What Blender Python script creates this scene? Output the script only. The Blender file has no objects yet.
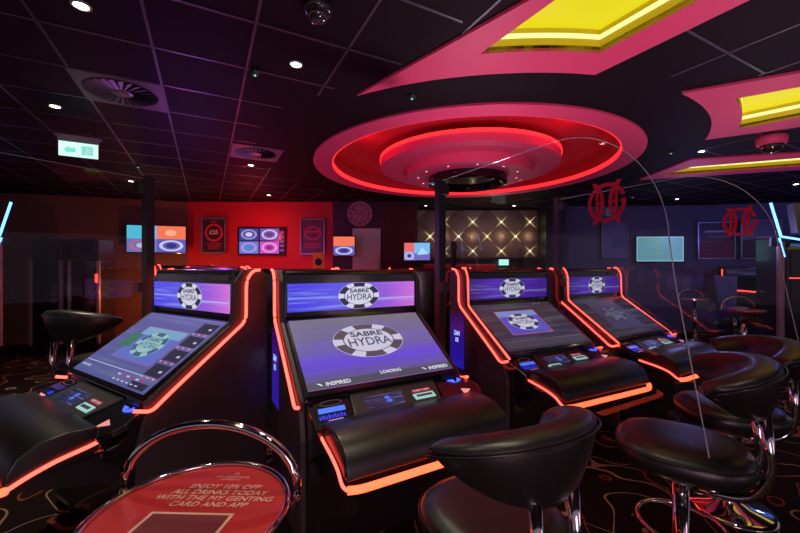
import bpy, bmesh, math, random
from mathutils import Vector, Matrix
from mathutils.geometry import tessellate_polygon
random.seed(7)
sc = bpy.context.scene
C = sc.collection
PI = math.pi
F = 371.5
# ---------------------------------------------------------------- camera, world, exposure
cam_d = bpy.data.cameras.new('camera'); cam = bpy.data.objects.new('camera', cam_d); C.objects.link(cam)
cam_d.sensor_width = 36; cam_d.lens = F / 800 * 36; cam_d.clip_start = 0.05
cam.location = (0, 0, 1.5); cam.rotation_euler = (PI / 2, 0, 0)
sc.camera = cam
sc.view_settings.view_transform = 'Standard'; sc.view_settings.look = 'None'
sc.view_settings.exposure = 0.0; sc.view_settings.gamma = 1; sc.view_settings.use_curve_mapping = False
w = bpy.data.worlds.new('world'); sc.world = w; w.use_nodes = True
w.node_tree.nodes['Background'].inputs[0].default_value = (0.55, 0.42, 0.6, 1)
w.node_tree.nodes['Background'].inputs[1].default_value = 0.35

def lamp(name, kind, loc, energy, col, size=0.1, rot=(0, 0, 0), spot=1.2, blend=0.6):
    d = bpy.data.lights.new(name, kind); d.energy = energy; d.color = col
    if kind == 'AREA': d.size = size
    else: d.shadow_soft_size = size
    if kind == 'SPOT': d.spot_size = spot; d.spot_blend = blend
    o = bpy.data.objects.new(name, d); o.location = loc; o.rotation_euler = rot; C.objects.link(o); return o

lamp('room_fill', 'POINT', (0.6, -1.4, 0.9), 66, (1.0, 0.62, 0.75), 0.5)  # added fill lamps behind the camera, no fixtures there
lamp('room_fill', 'POINT', (3.4, -0.6, 0.9), 16, (1.0, 0.55, 0.75), 0.5)
lamp('red_wall_wash', 'POINT', (-2.9, 7.2, 2.2), 22, (1.0, 0.05, 0.04), 0.03)
lamp('red_wall_wash', 'POINT', (-1.9, 7.3, 1.2), 9, (1.0, 0.04, 0.04), 0.03)
lamp('brown_wall_wash', 'POINT', (-4.6, 6.9, 1.0), 34, (1.0, 0.30, 0.10), 0.02)
lamp('purple_ceiling_wash', 'POINT', (-2.6, 4.6, 1.9), 26, (0.6, 0.15, 1.0), 0.02)
lamp('blue_ceiling_wash', 'POINT', (7.6, 5.6, 2.3), 34, (0.12, 0.2, 1.0), 0.02)
lamp('blue_wall_wash', 'POINT', (5.2, 6.6, 1.9), 16, (0.4, 0.35, 1.0), 0.02)
lamp('padded_wall_wash', 'POINT', (2.0, 7.9, 2.2), 9, (1.0, 0.72, 0.55), 0.03)
for x, y, e in ((0.7, 3.3, 42), (0.2, 1.5, 16), (1.9, 1.6, 24), (3.4, 3.0, 26), (4.6, 4.6, 16), (1.5, 6.6, 16)):
    lamp('ceiling_fill', 'SPOT', (x, y, 1.62), e * 0.85, (1.0, 0.76, 0.95), 0.06, (PI, 0, 0), 2.7, 0.5)  # unseen upward spots added to brighten the rafts and ring
lamp('ring_cove_lamp', 'POINT', (-0.45, 4.6, 2.965), 2.2, (1.0, 0.03, 0.04), 0.03)
lamp('ring_cove_lamp', 'POINT', (1.9, 4.05, 2.965), 2.2, (1.0, 0.03, 0.04), 0.03)

# ---------------------------------------------------------------- helpers
def lin(r, g, b):
    return tuple((c / 255 / 12.92) if c / 255 <= 0.04045 else ((c / 255 + 0.055) / 1.055) ** 2.4 for c in (r, g, b)) + (1,)

_m = {}
def mat(name, col, rough=0.5, metal=0, coat=0, emit=None, es=1.0, spec=0.5, vary=0.08, bump=0.0, bscale=60):
    if name in _m: return _m[name]
    m = bpy.data.materials.new(name); m.use_nodes = True; nt = m.node_tree
    p = nt.nodes['Principled BSDF']
    p.inputs['Base Color'].default_value = col
    p.inputs['Roughness'].default_value = rough; p.inputs['Metallic'].default_value = metal
    p.inputs['Coat Weight'].default_value = coat; p.inputs['Coat Roughness'].default_value = 0.08
    p.inputs['Specular IOR Level'].default_value = spec
    tc = nt.nodes.new('ShaderNodeTexCoord'); nz = nt.nodes.new('ShaderNodeTexNoise'); nz.inputs['Scale'].default_value = bscale
    nt.links.new(tc.outputs['Object'], nz.inputs['Vector'])
    if emit:
        p.inputs['Emission Color'].default_value = emit; p.inputs['Emission Strength'].default_value = es
    elif vary:
        mx = nt.nodes.new('ShaderNodeMix'); mx.data_type = 'RGBA'
        mx.inputs['A'].default_value = tuple(c * (1 - vary) for c in col[:3]) + (1,)
        mx.inputs['B'].default_value = tuple(min(1, c * (1 + vary)) for c in col[:3]) + (1,)
        nt.links.new(nz.outputs['Fac'], mx.inputs['Factor']); nt.links.new(mx.outputs['Result'], p.inputs['Base Color'])
    if bump:
        b = nt.nodes.new('ShaderNodeBump'); b.inputs['Strength'].default_value = bump; b.inputs['Distance'].default_value = 0.002
        nt.links.new(nz.outputs['Fac'], b.inputs['Height']); nt.links.new(b.outputs['Normal'], p.inputs['Normal'])
    _m[name] = m
    return m

def glow(name, col, s): return mat(name, (0, 0, 0, 1), 0.5, emit=col, es=s)

def glass_mat(name, tint, lo=0.03, hi=0.75):
    m = bpy.data.materials.new(name); m.use_nodes = True; nt = m.node_tree; nt.nodes.clear()
    out = nt.nodes.new('ShaderNodeOutputMaterial'); mx = nt.nodes.new('ShaderNodeMixShader')
    tr = nt.nodes.new('ShaderNodeBsdfTransparent'); gl = nt.nodes.new('ShaderNodeBsdfGlossy')
    lw = nt.nodes.new('ShaderNodeLayerWeight'); lw.inputs['Blend'].default_value = 0.5
    pw = nt.nodes.new('ShaderNodeMath'); pw.operation = 'POWER'; pw.inputs[1].default_value = 5.0; nt.links.new(lw.outputs['Facing'], pw.inputs[0])
    fr = nt.nodes.new('ShaderNodeMapRange'); fr.inputs['To Min'].default_value = 0.02; fr.inputs['To Max'].default_value = 0.16
    nt.links.new(pw.outputs[0], fr.inputs['Value'])
    tr.inputs[0].default_value = tint; gl.inputs['Roughness'].default_value = 0.02
    nt.links.new(fr.outputs[0], mx.inputs[0]); nt.links.new(tr.outputs[0], mx.inputs[1]); nt.links.new(gl.outputs[0], mx.inputs[2])
    nt.links.new(mx.outputs[0], out.inputs[0]); return m

def gradient_screen(name, stops, axis='X', size=1.0, strength=1.0, streak=0.35, rot=0.35, streak_col=(0.55, 0.75, 1.0, 1)):
    """backlit display: colour runs along local axis with soft light streaks"""
    m = bpy.data.materials.new(name); m.use_nodes = True; nt = m.node_tree
    p = nt.nodes['Principled BSDF']; p.inputs['Base Color'].default_value = (0.01, 0.01, 0.012, 1); p.inputs['Roughness'].default_value = 0.22
    p.inputs['Specular IOR Level'].default_value = 0.3
    tc = nt.nodes.new('ShaderNodeTexCoord'); sp = nt.nodes.new('ShaderNodeSeparateXYZ')
    nt.links.new(tc.outputs['Generated'], sp.inputs[0])
    cr = nt.nodes.new('ShaderNodeValToRGB'); e = cr.color_ramp.elements
    e[0].position = stops[0][0]; e[0].color = stops[0][1]; e[1].position = stops[-1][0]; e[1].color = stops[-1][1]
    for ps, c in stops[1:-1]:
        n = e.new(ps); n.color = c
    nt.links.new(sp.outputs[axis], cr.inputs[0])
    mp = nt.nodes.new('ShaderNodeMapping'); mp.inputs['Rotation'].default_value = (0, 0, rot); mp.inputs['Scale'].default_value = (0.7, 4.5, 4.5)
    nt.links.new(tc.outputs['Generated'], mp.inputs[0])
    nz = nt.nodes.new('ShaderNodeTexNoise'); nz.inputs['Scale'].default_value = 1.6; nz.inputs['Detail'].default_value = 2
    nt.links.new(mp.outputs[0], nz.inputs['Vector'])
    r2 = nt.nodes.new('ShaderNodeMapRange'); r2.inputs['From Min'].default_value = 0.48; r2.inputs['From Max'].default_value = 0.72
    r2.inputs['To Max'].default_value = streak; nt.links.new(nz.outputs['Fac'], r2.inputs['Value'])
    mx = nt.nodes.new('ShaderNodeMix'); mx.data_type = 'RGBA'; mx.inputs['B'].default_value = streak_col
    nt.links.new(r2.outputs[0], mx.inputs['Factor']); nt.links.new(cr.outputs[0], mx.inputs['A'])
    nt.links.new(mx.outputs['Result'], p.inputs['Emission Color']); p.inputs['Emission Strength'].default_value = strength
    return m

class MB:
    def __init__(s): s.v = []; s.f = []; s.mi = []; s.mats = []
    def slot(s, m):
        if m is None: return 0
        if m not in s.mats: s.mats.append(m)
        return s.mats.index(m)
    def add(s, verts, faces, m=None):
        k = len(s.v); i = s.slot(m)
        s.v += [tuple(v) for v in verts]; s.f += [tuple(a + k for a in f) for f in faces]; s.mi += [i] * len(faces); return s
    def box(s, x0, x1, y0, y1, z0, z1, m=None, M=None):
        vs = [Vector((x, y, z)) for z in (z0, z1) for y in (y0, y1) for x in (x0, x1)]
        if M: vs = [M @ v for v in vs]
        return s.add(vs, [(0, 2, 3, 1), (4, 5, 7, 6), (0, 1, 5, 4), (2, 6, 7, 3), (0, 4, 6, 2), (1, 3, 7, 5)], m)
    def prism(s, pts, fn0, fn1, m=None):   # polygon pts (2d) mapped by two functions into 3d
        n = len(pts); a = [fn0(*p) for p in pts]; b = [fn1(*p) for p in pts]
        tris = tessellate_polygon([[Vector((p[0], p[1], 0)) for p in pts]])
        s.add(a + b, [tuple(t) for t in tris] + [tuple(n + i for i in reversed(t)) for t in tris] + [(i, (i + 1) % n, n + (i + 1) % n, n + i) for i in range(n)], m); return s
    def slab(s, loops, z0, z1, m=None):      # horizontal plate with holes; loops[0] outer
        flat = [p for l in loops for p in l]; n = len(flat)
        tris = tessellate_polygon([[Vector((p[0], p[1], 0)) for p in l] for l in loops])
        fs = [tuple(t) for t in tris] + [tuple(n + i for i in reversed(t)) for t in tris]
        k = 0
        for l in loops:
            q = len(l)
            for i in range(q):
                a = k + i; b = k + (i + 1) % q; fs.append((a, b, n + b, n + a))
            k += q
        return s.add([(p[0], p[1], z0) for p in flat] + [(p[0], p[1], z1) for p in flat], fs, m)
    def tube(s, pts, r, n=10, m=None, closed=False, flat=1.0, up=(0, 0, 1)):
        pts = [Vector(p) for p in pts]; q = len(pts); vs = []; fs = []
        for i, p in enumerate(pts):
            if closed: t = pts[(i + 1) % q] - pts[i - 1]
            else: t = pts[min(i + 1, q - 1)] - pts[max(i - 1, 0)]
            t.normalize(); u = Vector(up)
            if abs(t.dot(u)) > 0.95: u = Vector((0, 1, 0)) if abs(t.y) < 0.9 else Vector((1, 0, 0))
            a = t.cross(u).normalized(); b = a.cross(t)
            rr = r[i] if isinstance(r, (list, tuple)) else r
            for k in range(n):
                th = 2 * PI * k / n; vs.append(p + a * (math.cos(th) * rr) + b * (math.sin(th) * rr * flat))
        for i in range(q if closed else q - 1):
            j = (i + 1) % q
            for k in range(n): fs.append((i * n + k, i * n + (k + 1) % n, j * n + (k + 1) % n, j * n + k))
        if not closed: fs += [tuple(range(n - 1, -1, -1)), tuple((q - 1) * n + k for k in range(n))]
        return s.add(vs, fs, m)
    def lathe(s, prof, c=(0, 0), n=40, m=None, sx=1, sy=1, caps=True):
        vs = []; fs = []; q = len(prof)
        for r, z in prof:
            for k in range(n):
                th = 2 * PI * k / n; vs.append((c[0] + r * sx * math.cos(th), c[1] + r * sy * math.sin(th), z))
        for i in range(q - 1):
            for k in range(n): fs.append((i * n + k, i * n + (k + 1) % n, (i + 1) * n + (k + 1) % n, (i + 1) * n + k))
        if caps and prof[0][0] > 1e-4: fs.append(tuple(range(n - 1, -1, -1)))
        if caps and prof[-1][0] > 1e-4: fs.append(tuple((q - 1) * n + k for k in range(n)))
        return s.add(vs, fs, m)
    def poly(s, pts2, P, h=0.0, m=None, thick=0.0):
        """flat polygon on plane P (origin, ex, ey, n) lifted h"""
        o, ex, ey, nn = P
        fn0 = lambda x, y: o + ex * x + ey * y + nn * h
        if thick:
            return s.prism(pts2, lambda x, y: o + ex * x + ey * y + nn * (h - thick), fn0, m)
        tris = tessellate_polygon([[Vector((p[0], p[1], 0)) for p in pts2]])
        return s.add([fn0(*p) for p in pts2], [tuple(t) for t in tris], m)
    def rect(s, x0, x1, y0, y1, P, h=0.0, m=None, thick=0.0): return s.poly([(x0, y0), (x1, y0), (x1, y1), (x0, y1)], P, h, m, thick)
    def text(s, body, cx, cy, size, P, h=0.0, m=None, sx=1.0, shear=0.0, bold=0.0):
        cu = bpy.data.curves.new('t', 'FONT'); cu.body = body; cu.align_x = 'CENTER'; cu.align_y = 'CENTER'; cu.size = size; cu.shear = shear
        cu.offset = bold; cu.resolution_u = 3
        o = bpy.data.objects.new('t', cu); C.objects.link(o); bpy.context.view_layer.update()
        me = bpy.data.meshes.new_from_object(o.evaluated_get(bpy.context.evaluated_depsgraph_get()))
        O, ex, ey, nn = P
        s.add([O + ex * (cx + v.co.x * sx) + ey * (cy + v.co.y) + nn * h for v in me.vertices], [tuple(f.vertices) for f in me.polygons], m)
        bpy.data.objects.remove(o); bpy.data.meshes.remove(me); bpy.data.curves.remove(cu); return s
    def build(s, name, m=None, parent=None, smooth=False, bevel=0, seg=2, sub=0):
        me = bpy.data.meshes.new(name); me.from_pydata(s.v, [], s.f)
        ms = [m] if m else s.mats
        for q in ms: me.materials.append(q)
        if not m:
            for p, i in zip(me.polygons, s.mi): p.material_index = i
        bm = bmesh.new(); bm.from_mesh(me); bmesh.ops.recalc_face_normals(bm, faces=bm.faces); bm.to_mesh(me); bm.free()
        o = bpy.data.objects.new(name, me); C.objects.link(o)
        if parent: o.parent = parent
        if bevel:
            b = o.modifiers.new('bevel', 'BEVEL'); b.width = bevel; b.segments = seg; b.limit_method = 'ANGLE'; b.angle_limit = 0.6
        if sub:
            b = o.modifiers.new('sub', 'SUBSURF'); b.levels = sub; b.render_levels = sub
        if smooth:
            for p in me.polygons: p.use_smooth = True
        elif bevel:
            for p in me.polygons: p.use_smooth = False
        return o

def tag(o, label, cat, group=None):
    o['label'] = label; o['category'] = cat
    if group: o['group'] = group
    return o
def thing(name, label, cat, loc=(0, 0, 0), rz=0, group=None, scale=1):
    o = bpy.data.objects.new(name, None); C.objects.link(o); o.location = loc; o.rotation_euler = (0, 0, rz); o.scale = (scale,) * 3
    o.empty_display_size = 0.1
    return tag(o, label, cat, group)
def struct(o): o['kind'] = 'structure'; return o
def copy_tree(o, loc=None, rz=None, label=None, group=None, scale=None, parent=None, skip=()):
    c = o.copy(); C.objects.link(c)
    if parent: c.parent = parent
    else:
        if loc: c.location = loc
        if rz is not None: c.rotation_euler = (0, 0, rz)
        if scale: c.scale = (scale,) * 3
        if label: c['label'] = label
        if group: c['group'] = group
        elif 'group' in c: del c['group']
    for ch in list(o.children):
        if ch.name.split('.')[0] not in skip: copy_tree(ch, parent=c, skip=skip)
    return c
def smooth_path(pts, n=6):
    pts = [Vector(p) for p in pts]; out = []
    for i in range(len(pts) - 1):
        p0 = pts[max(i - 1, 0)]; p1 = pts[i]; p2 = pts[i + 1]; p3 = pts[min(i + 2, len(pts) - 1)]
        for k in range(n):
            t = k / n
            out.append(0.5 * ((2 * p1) + (p2 - p0) * t + (2 * p0 - 5 * p1 + 4 * p2 - p3) * t * t + (3 * p1 - p0 - 3 * p2 + p3) * t ** 3))
    return out + [pts[-1]]
def round_path(pts, r, n=5):     # polyline with rounded corners
    pts = [Vector(p) for p in pts]; out = [pts[0]]
    for i in range(1, len(pts) - 1):
        a, b, c = pts[i - 1], pts[i], pts[i + 1]
        rr = r[i] if isinstance(r, (list, tuple)) else r
        d1 = min(rr, (a - b).length * 0.48); d2 = min(rr, (c - b).length * 0.48)
        s = b + (a - b).normalized() * d1; e = b + (c - b).normalized() * d2
        for k in range(n + 1):
            t = k / n; out.append((1 - t) ** 2 * s + 2 * t * (1 - t) * b + t * t * e)
    return out + [pts[-1]]
def ell(rx, ry, n=36, a0=0, a1=2 * PI, cx=0, cy=0):
    full = abs(a1 - a0 - 2 * PI) < 1e-6
    return [(cx + rx * math.cos(a0 + (a1 - a0) * k / (n if full else n - 1)), cy + ry * math.sin(a0 + (a1 - a0) * k / (n if full else n - 1))) for k in range(n)]
def px(u, v, Z):                 # floor-plan point of something at height Z seen at u,v (used once, to read the plan off the photo)
    Y = (Z - 1.5) * F / (266.5 - v); return ((u - 400) / F * Y, Y)
def wallplane(p0, p1, z=1.5):    # plane facing the room, origin at p0
    ex = Vector((p1[0] - p0[0], p1[1] - p0[1], 0)).normalized(); ez = Vector((0, 0, 1)); n = ex.cross(ez)
    return (Vector((p0[0], p0[1], 0)), ex, ez, n)

# ---------------------------------------------------------------- materials
black = mat('black_gloss_plastic', (0.012, 0.010, 0.012, 1), 0.22, coat=0.5)
black_s = mat('black_satin_plastic', (0.014, 0.012, 0.014, 1), 0.42)
sidem = mat('side_satin_plastic', (0.05, 0.035, 0.04, 1), 0.45)
deckm = mat('charcoal_deck_plastic', (0.055, 0.055, 0.06, 1), 0.35)
leather = mat('black_leather', (0.013, 0.012, 0.012, 1), 0.36, bump=0.25, bscale=220, spec=0.7)
seam = mat('leather_piping', (0.008, 0.008, 0.008, 1), 0.3)
chrome = mat('chrome', (0.75, 0.72, 0.7, 1), 0.09, metal=1, vary=0.02)
darkmetal = mat('dark_metal', (0.06, 0.06, 0.065, 1), 0.35, metal=0.8)
neon = glow('red_neon', (1.0, 0.065, 0.045, 1), 5.2)
neon_thin = glow('red_neon_dim', (1.0, 0.06, 0.04, 1), 2.4)
neon_arm = glow('orange_red_neon', (1.0, 0.075, 0.028, 1), 4.6)
ledblue = glow('blue_led', (0.05, 0.09, 1.0, 1), 2.2)
ledwhite = glow('bluewhite_led', (0.45, 0.65, 1.0, 1), 1.6)
pinkarrow = glow('pink_arrow_light', (1.0, 0.35, 0.33, 1), 0.9)
logo_white = glow('logo_white', lin(215, 215, 235), 0.95)
logo_dark = glow('logo_dark', lin(52, 48, 78), 0.9)
logo_text = glow('logo_letter', lin(60, 58, 88), 0.9)
perspex = glass_mat('perspex', (0.93, 0.93, 0.95, 1))
perspex_edge = mat('perspex_edge', (0.5, 0.5, 0.55, 1), 0.15, spec=0.8)
redlogo = mat('red_vinyl', (0.95, 0.02, 0.06, 1), 0.5, emit=None)
raftm = mat('crimson_paint', (0.84, 0.065, 0.18, 1), 0.55, vary=0.03)
yellow = mat('yellow_paint', (0.72, 0.60, 0.03, 1), 0.5, vary=0.03)
yellow_lit = glow('yellow_cove_glow', (0.80, 0.68, 0.006, 1), 1.0)
yellow_led = glow('pale_yellow_led', (1.0, 0.95, 0.35, 1), 1.15)
tilem = mat('ceiling_tile', (0.012, 0.005, 0.008, 1), 0.7, spec=0.12, bump=0.3, bscale=40)
gridm = mat('ceiling_grid_metal', (0.07, 0.05, 0.07, 1), 0.4)
frame_g = mat('silver_frame', (0.35, 0.35, 0.36, 1), 0.3, metal=0.7)

# ---------------------------------------------------------------- setting: floor, ceiling, walls
def carpet():
    m = bpy.data.materials.new('swirl_carpet'); m.use_nodes = True; nt = m.node_tree; p = nt.nodes['Principled BSDF']
    p.inputs['Roughness'].default_value = 0.9; p.inputs['Specular IOR Level'].default_value = 0.1
    tc = nt.nodes.new('ShaderNodeTexCoord')
    def contour(scale, off, width, freq):
        mp = nt.nodes.new('ShaderNodeMapping'); mp.inputs['Location'].default_value = off
        nt.links.new(tc.outputs['Object'], mp.inputs[0])
        nz = nt.nodes.new('ShaderNodeTexNoise'); nz.inputs['Scale'].default_value = scale; nz.inputs['Detail'].default_value = 1.0
        nt.links.new(mp.outputs[0], nz.inputs['Vector'])
        a = nt.nodes.new('ShaderNodeMath'); a.operation = 'MULTIPLY'; a.inputs[1].default_value = freq; nt.links.new(nz.outputs['Fac'], a.inputs[0])
        b = nt.nodes.new('ShaderNodeMath'); b.operation = 'PINGPONG'; b.inputs[1].default_value = 0.5; nt.links.new(a.outputs[0], b.inputs[0])
        c = nt.nodes.new('ShaderNodeMath'); c.operation = 'LESS_THAN'; c.inputs[1].default_value = width; nt.links.new(b.outputs[0], c.inputs[0])
        return c
    a = contour(1.7, (0, 0, 0), 0.022, 5); b = contour(1.2, (7, 3, 2), 0.018, 6); c = contour(2.6, (-4, 9, 1), 0.025, 3)
    m1 = nt.nodes.new('ShaderNodeMix'); m1.data_type = 'RGBA'; m1.inputs['A'].default_value = (0.010, 0.006, 0.005, 1); m1.inputs['B'].default_value = (0.32, 0.23, 0.14, 1)
    m2 = nt.nodes.new('ShaderNodeMix'); m2.data_type = 'RGBA'; m2.inputs['B'].default_value = (0.24, 0.20, 0.17, 1)
    m3 = nt.nodes.new('ShaderNodeMix'); m3.data_type = 'RGBA'; m3.inputs['B'].default_value = (0.20, 0.05, 0.03, 1)
    nt.links.new(a.outputs[0], m1.inputs['Factor']); nt.links.new(m1.outputs['Result'], m2.inputs['A']); nt.links.new(b.outputs[0], m2.inputs['Factor'])
    nt.links.new(m2.outputs['Result'], m3.inputs['A']); nt.links.new(c.outputs[0], m3.inputs['Factor'])
    nt.links.new(m3.outputs['Result'], p.inputs['Base Color']); return m
struct(MB().box(-14, 15, -4, 10.5, -0.1, 0).build('floor', carpet()))

CZ = 2.90; RZ = 2.88; RC = (0.96, 5.30)
def circ(r, n=96, c=RC): return [(c[0] + r * math.cos(2 * PI * k / n), c[1] + r * math.sin(2 * PI * k / n)) for k in range(n)]
def arc_pts(p, q, n=14):         # arc about the ring centre from p to q
    a0 = math.atan2(p[1] - RC[1], p[0] - RC[0]); a1 = math.atan2(q[1] - RC[1], q[0] - RC[0])
    if a1 - a0 > PI: a1 -= 2 * PI
    if a0 - a1 > PI: a1 += 2 * PI
    r0 = math.dist(p, RC); r1 = math.dist(q, RC)
    return [(RC[0] + (r0 + (r1 - r0) * k / n) * math.cos(a0 + (a1 - a0) * k / n), RC[1] + (r0 + (r1 - r0) * k / n) * math.sin(a0 + (a1 - a0) * k / n)) for k in range(n + 1)]
def ext(a, b, k): return (a[0] + (b[0] - a[0]) * k, a[1] + (b[1] - a[1]) * k)
rafts = []
A, B = px(357, 96, RZ), px(595, 75, RZ); A2, B2 = px(530, 0, RZ), px(750, 0, RZ)
a, b = px(480, 54, RZ), px(600, 53, RZ); a2, b2 = px(530, 18, RZ), px(699, 0, RZ)
rafts.append((arc_pts(A, B) + [ext(B, B2, 1.76), ext(A, A2, 1.53)], arc_pts(a, b) + [ext(b, b2, 1.5), ext(a, a2, 2.0)]))
A, B = px(682, 94, RZ), px(705, 140, RZ); A2, B2 = px(800, 73, RZ), px(800, 127, RZ)
a, b = px(735, 99, RZ), px(738, 129, RZ); a2, b2 = px(800, 87, RZ), px(800, 117, RZ)
rafts.append((arc_pts(A, B) + [ext(B, B2, 3.4), ext(A, A2, 3.6)], arc_pts(a, b) + [ext(b, b2, 5), ext(a, a2, 5)]))
A, B = px(690, 160, RZ), px(640, 180, RZ); A2, B2 = px(800, 153, RZ), px(800, 170, RZ)
a, b = px(692, 167, RZ), px(660, 176, RZ); a2, b2 = px(800, 158, RZ), px(800, 166, RZ)
rafts.append(([B, ext(B, B2, 2.2), ext(A, A2, 2.9), A], [b, ext(b, b2, 2.0), ext(a, a2, 2.7), a]))
ceil_outer = [(-14, -4), (15, -4), (15, 10.5), (-14, 10.5)]
struct(MB().slab([ceil_outer, circ(1.93)] + [r[1] for r in rafts], CZ, CZ + 0.02).build('ceiling', tilem))
# T-bar grid following the tiles
t1 = Vector((-0.463, 0.886, 0)); t2 = Vector((0.886, 0.463, 0)); g = MB(); P = 0.556
def inroom(p): 
    if not (-11 < p.x < 12 and 0.3 < p.y < 9.3): return False
    if math.dist((p.x, p.y), RC) < 2.75 and True: 
        return False
    return True
def poly_in(p, poly):
    c = False
    for i in range(len(poly)):
        x1, y1 = poly[i]; x2, y2 = poly[i - 1]
        if (y1 > p.y) != (y2 > p.y) and p.x < (x2 - x1) * (p.y - y1) / (y2 - y1) + x1: c = not c
    return c
def bars(d, nrm, c0):
    for k in range(-24, 26):
        c = c0 + P * k; run = None
        for j in range(-130, 150):
            q = nrm * c + d * (j * 0.1)
            ok = inroom(q) and not any(poly_in(q, r[0]) for r in rafts)
            if ok and run is None: run = j * 0.1
            if (not ok) and run is not None:
                e = j * 0.1 - 0.1
                if e - run > 0.15:
                    a0 = nrm * c + d * run; a1 = nrm * c + d * e; hw = nrm * 0.008
                    g.add([a0 - hw + Vector((0, 0, CZ - 0.004)), a0 + hw + Vector((0, 0, CZ - 0.004)), a1 + hw + Vector((0, 0, CZ - 0.004)), a1 - hw + Vector((0, 0, CZ - 0.004)),
                           a0 - hw + Vector((0, 0, CZ)), a0 + hw + Vector((0, 0, CZ)), a1 + hw + Vector((0, 0, CZ)), a1 - hw + Vector((0, 0, CZ))],
                          [(0, 1, 2, 3), (0, 4, 5, 1), (2, 6, 7, 3), (1, 5, 6, 2), (3, 7, 4, 0)])
                run = None
bars(t1, t2, -0.301); bars(t2, t1, 2.829)
struct(g.build('trim_1', gridm))

# ceiling rafts with yellow coves
rl = ['crimson ceiling raft with pointed tip and yellow light well, nearest overhead', 'crimson ceiling raft with concave end and yellow slot, at right edge behind the nearest one', 'narrow purple-red ceiling raft with long yellow slot, furthest back on the right']
for i, (o_, h_) in enumerate(rafts):
    t = thing('ceiling_raft', rl[i], 'ceiling feature', (0, 0, 0), group='angular ceiling rafts')
    MB().slab([o_, h_], RZ, CZ).build('panel', raftm, t)
    top = 3.03
    wl = MB()
    n = len(h_)
    for k in range(n):
        p, q = h_[k], h_[(k + 1) % n]
        wl.add([(p[0], p[1], RZ), (q[0], q[1], RZ), (q[0], q[1], top), (p[0], p[1], top)], [(0, 1, 2, 3)])
    wl.build('light_well', yellow, t)
    MB().slab([h_], top, top + 0.01).build('well_top', yellow_lit, t)  # well top given emission to imitate cove light on yellow paint
    cxm = sum(p[0] for p in h_) / n; cym = sum(p[1] for p in h_) / n
    st = MB()
    for k in range(n):
        p, q = h_[k], h_[(k + 1) % n]
        def inn(p): return (p[0] + (cxm - p[0]) * 0.006, p[1] + (cym - p[1]) * 0.006)
        p, q = inn(p), inn(q)
        st.add([(p[0], p[1], 2.965), (q[0], q[1], 2.965), (q[0], q[1], 2.998), (p[0], p[1], 2.998)], [(0, 1, 2, 3)])
    st.build('led_strip', yellow_led, t)

# round ceiling feature
t = thing('ring_ceiling_feature', 'large round stepped ceiling feature with red glowing cove above the roulette terminals', 'ceiling feature', (0, 0, 0))
ring = MB().lathe([(1.90, CZ + 0.04), (1.90, RZ), (2.14, RZ), (2.14, CZ)], RC, 96, caps=False)
ring.build('outer_ring', raftm, t)
MB().lathe([(1.90, 2.93), (1.93, 2.96), (1.93, 3.12), (0, 3.12)], RC, 96, caps=False).build('cove', mat('cove_dark_red', (0.5, 0.012, 0.03, 1), 0.6), t)
cove_led = glow('cove_red_led', (1.0, 0.02, 0.025, 1), 2.2)
MB().lathe([(1.895, 2.885), (1.885, 2.885), (1.885, 2.945), (1.895, 2.945)], RC, 96, caps=False).build('cove_light', cove_led, t)
MB().lathe([(1.235, 2.98), (1.245, 2.98), (1.245, 3.02), (1.235, 3.02)], RC, 96, caps=False).build('cove_light', cove_led, t)
MB().lathe([(0, 3.03), (1.2, 3.03), (1.23, 3.02), (1.23, RZ), (0.86, RZ)], RC, 96).build('upper_disc', raftm, t)
MB().lathe([(0.857, RZ + 0.01), (0.857, 2.765), (0.53, 2.765)], RC, 96).build('lower_disc', raftm, t)
MB().lathe([(0.55, 2.79), (0.55, 2.665), (0.50, 2.655), (0.46, 2.665), (0.44, 2.72), (0, 2.72)], RC, 64).build('mirror_drum', mat('dark_mirror', (0.05, 0.04, 0.045, 1), 0.08, metal=0.9), t)
for k in range(12):
    th = 2 * PI * k / 12
    MB().lathe([(0.0, 2.762), (0.012, 2.762), (0.012, 2.766)], (RC[0] + 0.70 * math.cos(th), RC[1] + 0.70 * math.sin(th)), 8).build('pin_light', glow('pin_red', (1.0, 0.25, 0.35, 1), 3), t)

# walls
def wall(name, p0, p1, m, z0=0, z1=CZ, th=0.1):
    ex = (Vector(p1) - Vector(p0)).normalized(); n = Vector((-ex.y, ex.x)) * th
    a, b = Vector(p0), Vector(p1); c, d = b + n, a + n
    o = MB().add([(q.x, q.y, z) for z in (z0, z1) for q in (a, b, c, d)], [(0, 1, 2, 3), (4, 5, 6, 7), (0, 1, 5, 4), (1, 2, 6, 5), (2, 3, 7, 6), (3, 0, 4, 7)]).build(name, m)
    return struct(o)
WL0, WL1 = (-12.0, 5.6), (-4.6, 8.05)
wall('wall_left', WL0, WL1, mat('brown_wall', (0.16, 0.055, 0.03, 1), 0.6))
wall('wall_back', WL1, (-1.46, 8.05), mat('red_wall', (0.55, 0.01, 0.02, 1), 0.5))
wall('wall_back', (-1.46, 8.05), (0.38, 8.05), mat('aubergine_wall', (0.045, 0.014, 0.035, 1), 0.5))
wall('wall_back', (0.38, 9.1), (3.9, 9.1), mat('taupe_dark_wall', (0.05, 0.035, 0.035, 1), 0.5))
wall('wall_back', (0.38, 8.15), (0.38, 9.1), _m['aubergine_wall'])
bluew = mat('slate_wall', (0.12, 0.10, 0.17, 1), 0.6)
wall('wall_right', (3.78, 8.65), (6.8, 8.5), bluew)
wall('wall_right', (6.8, 8.5), (14.5, 6.6), bluew)
struct(MB().box(3.34, 3.78, 8.5, 9.1, 0, CZ).build('wall_pillar', black_s))
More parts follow.
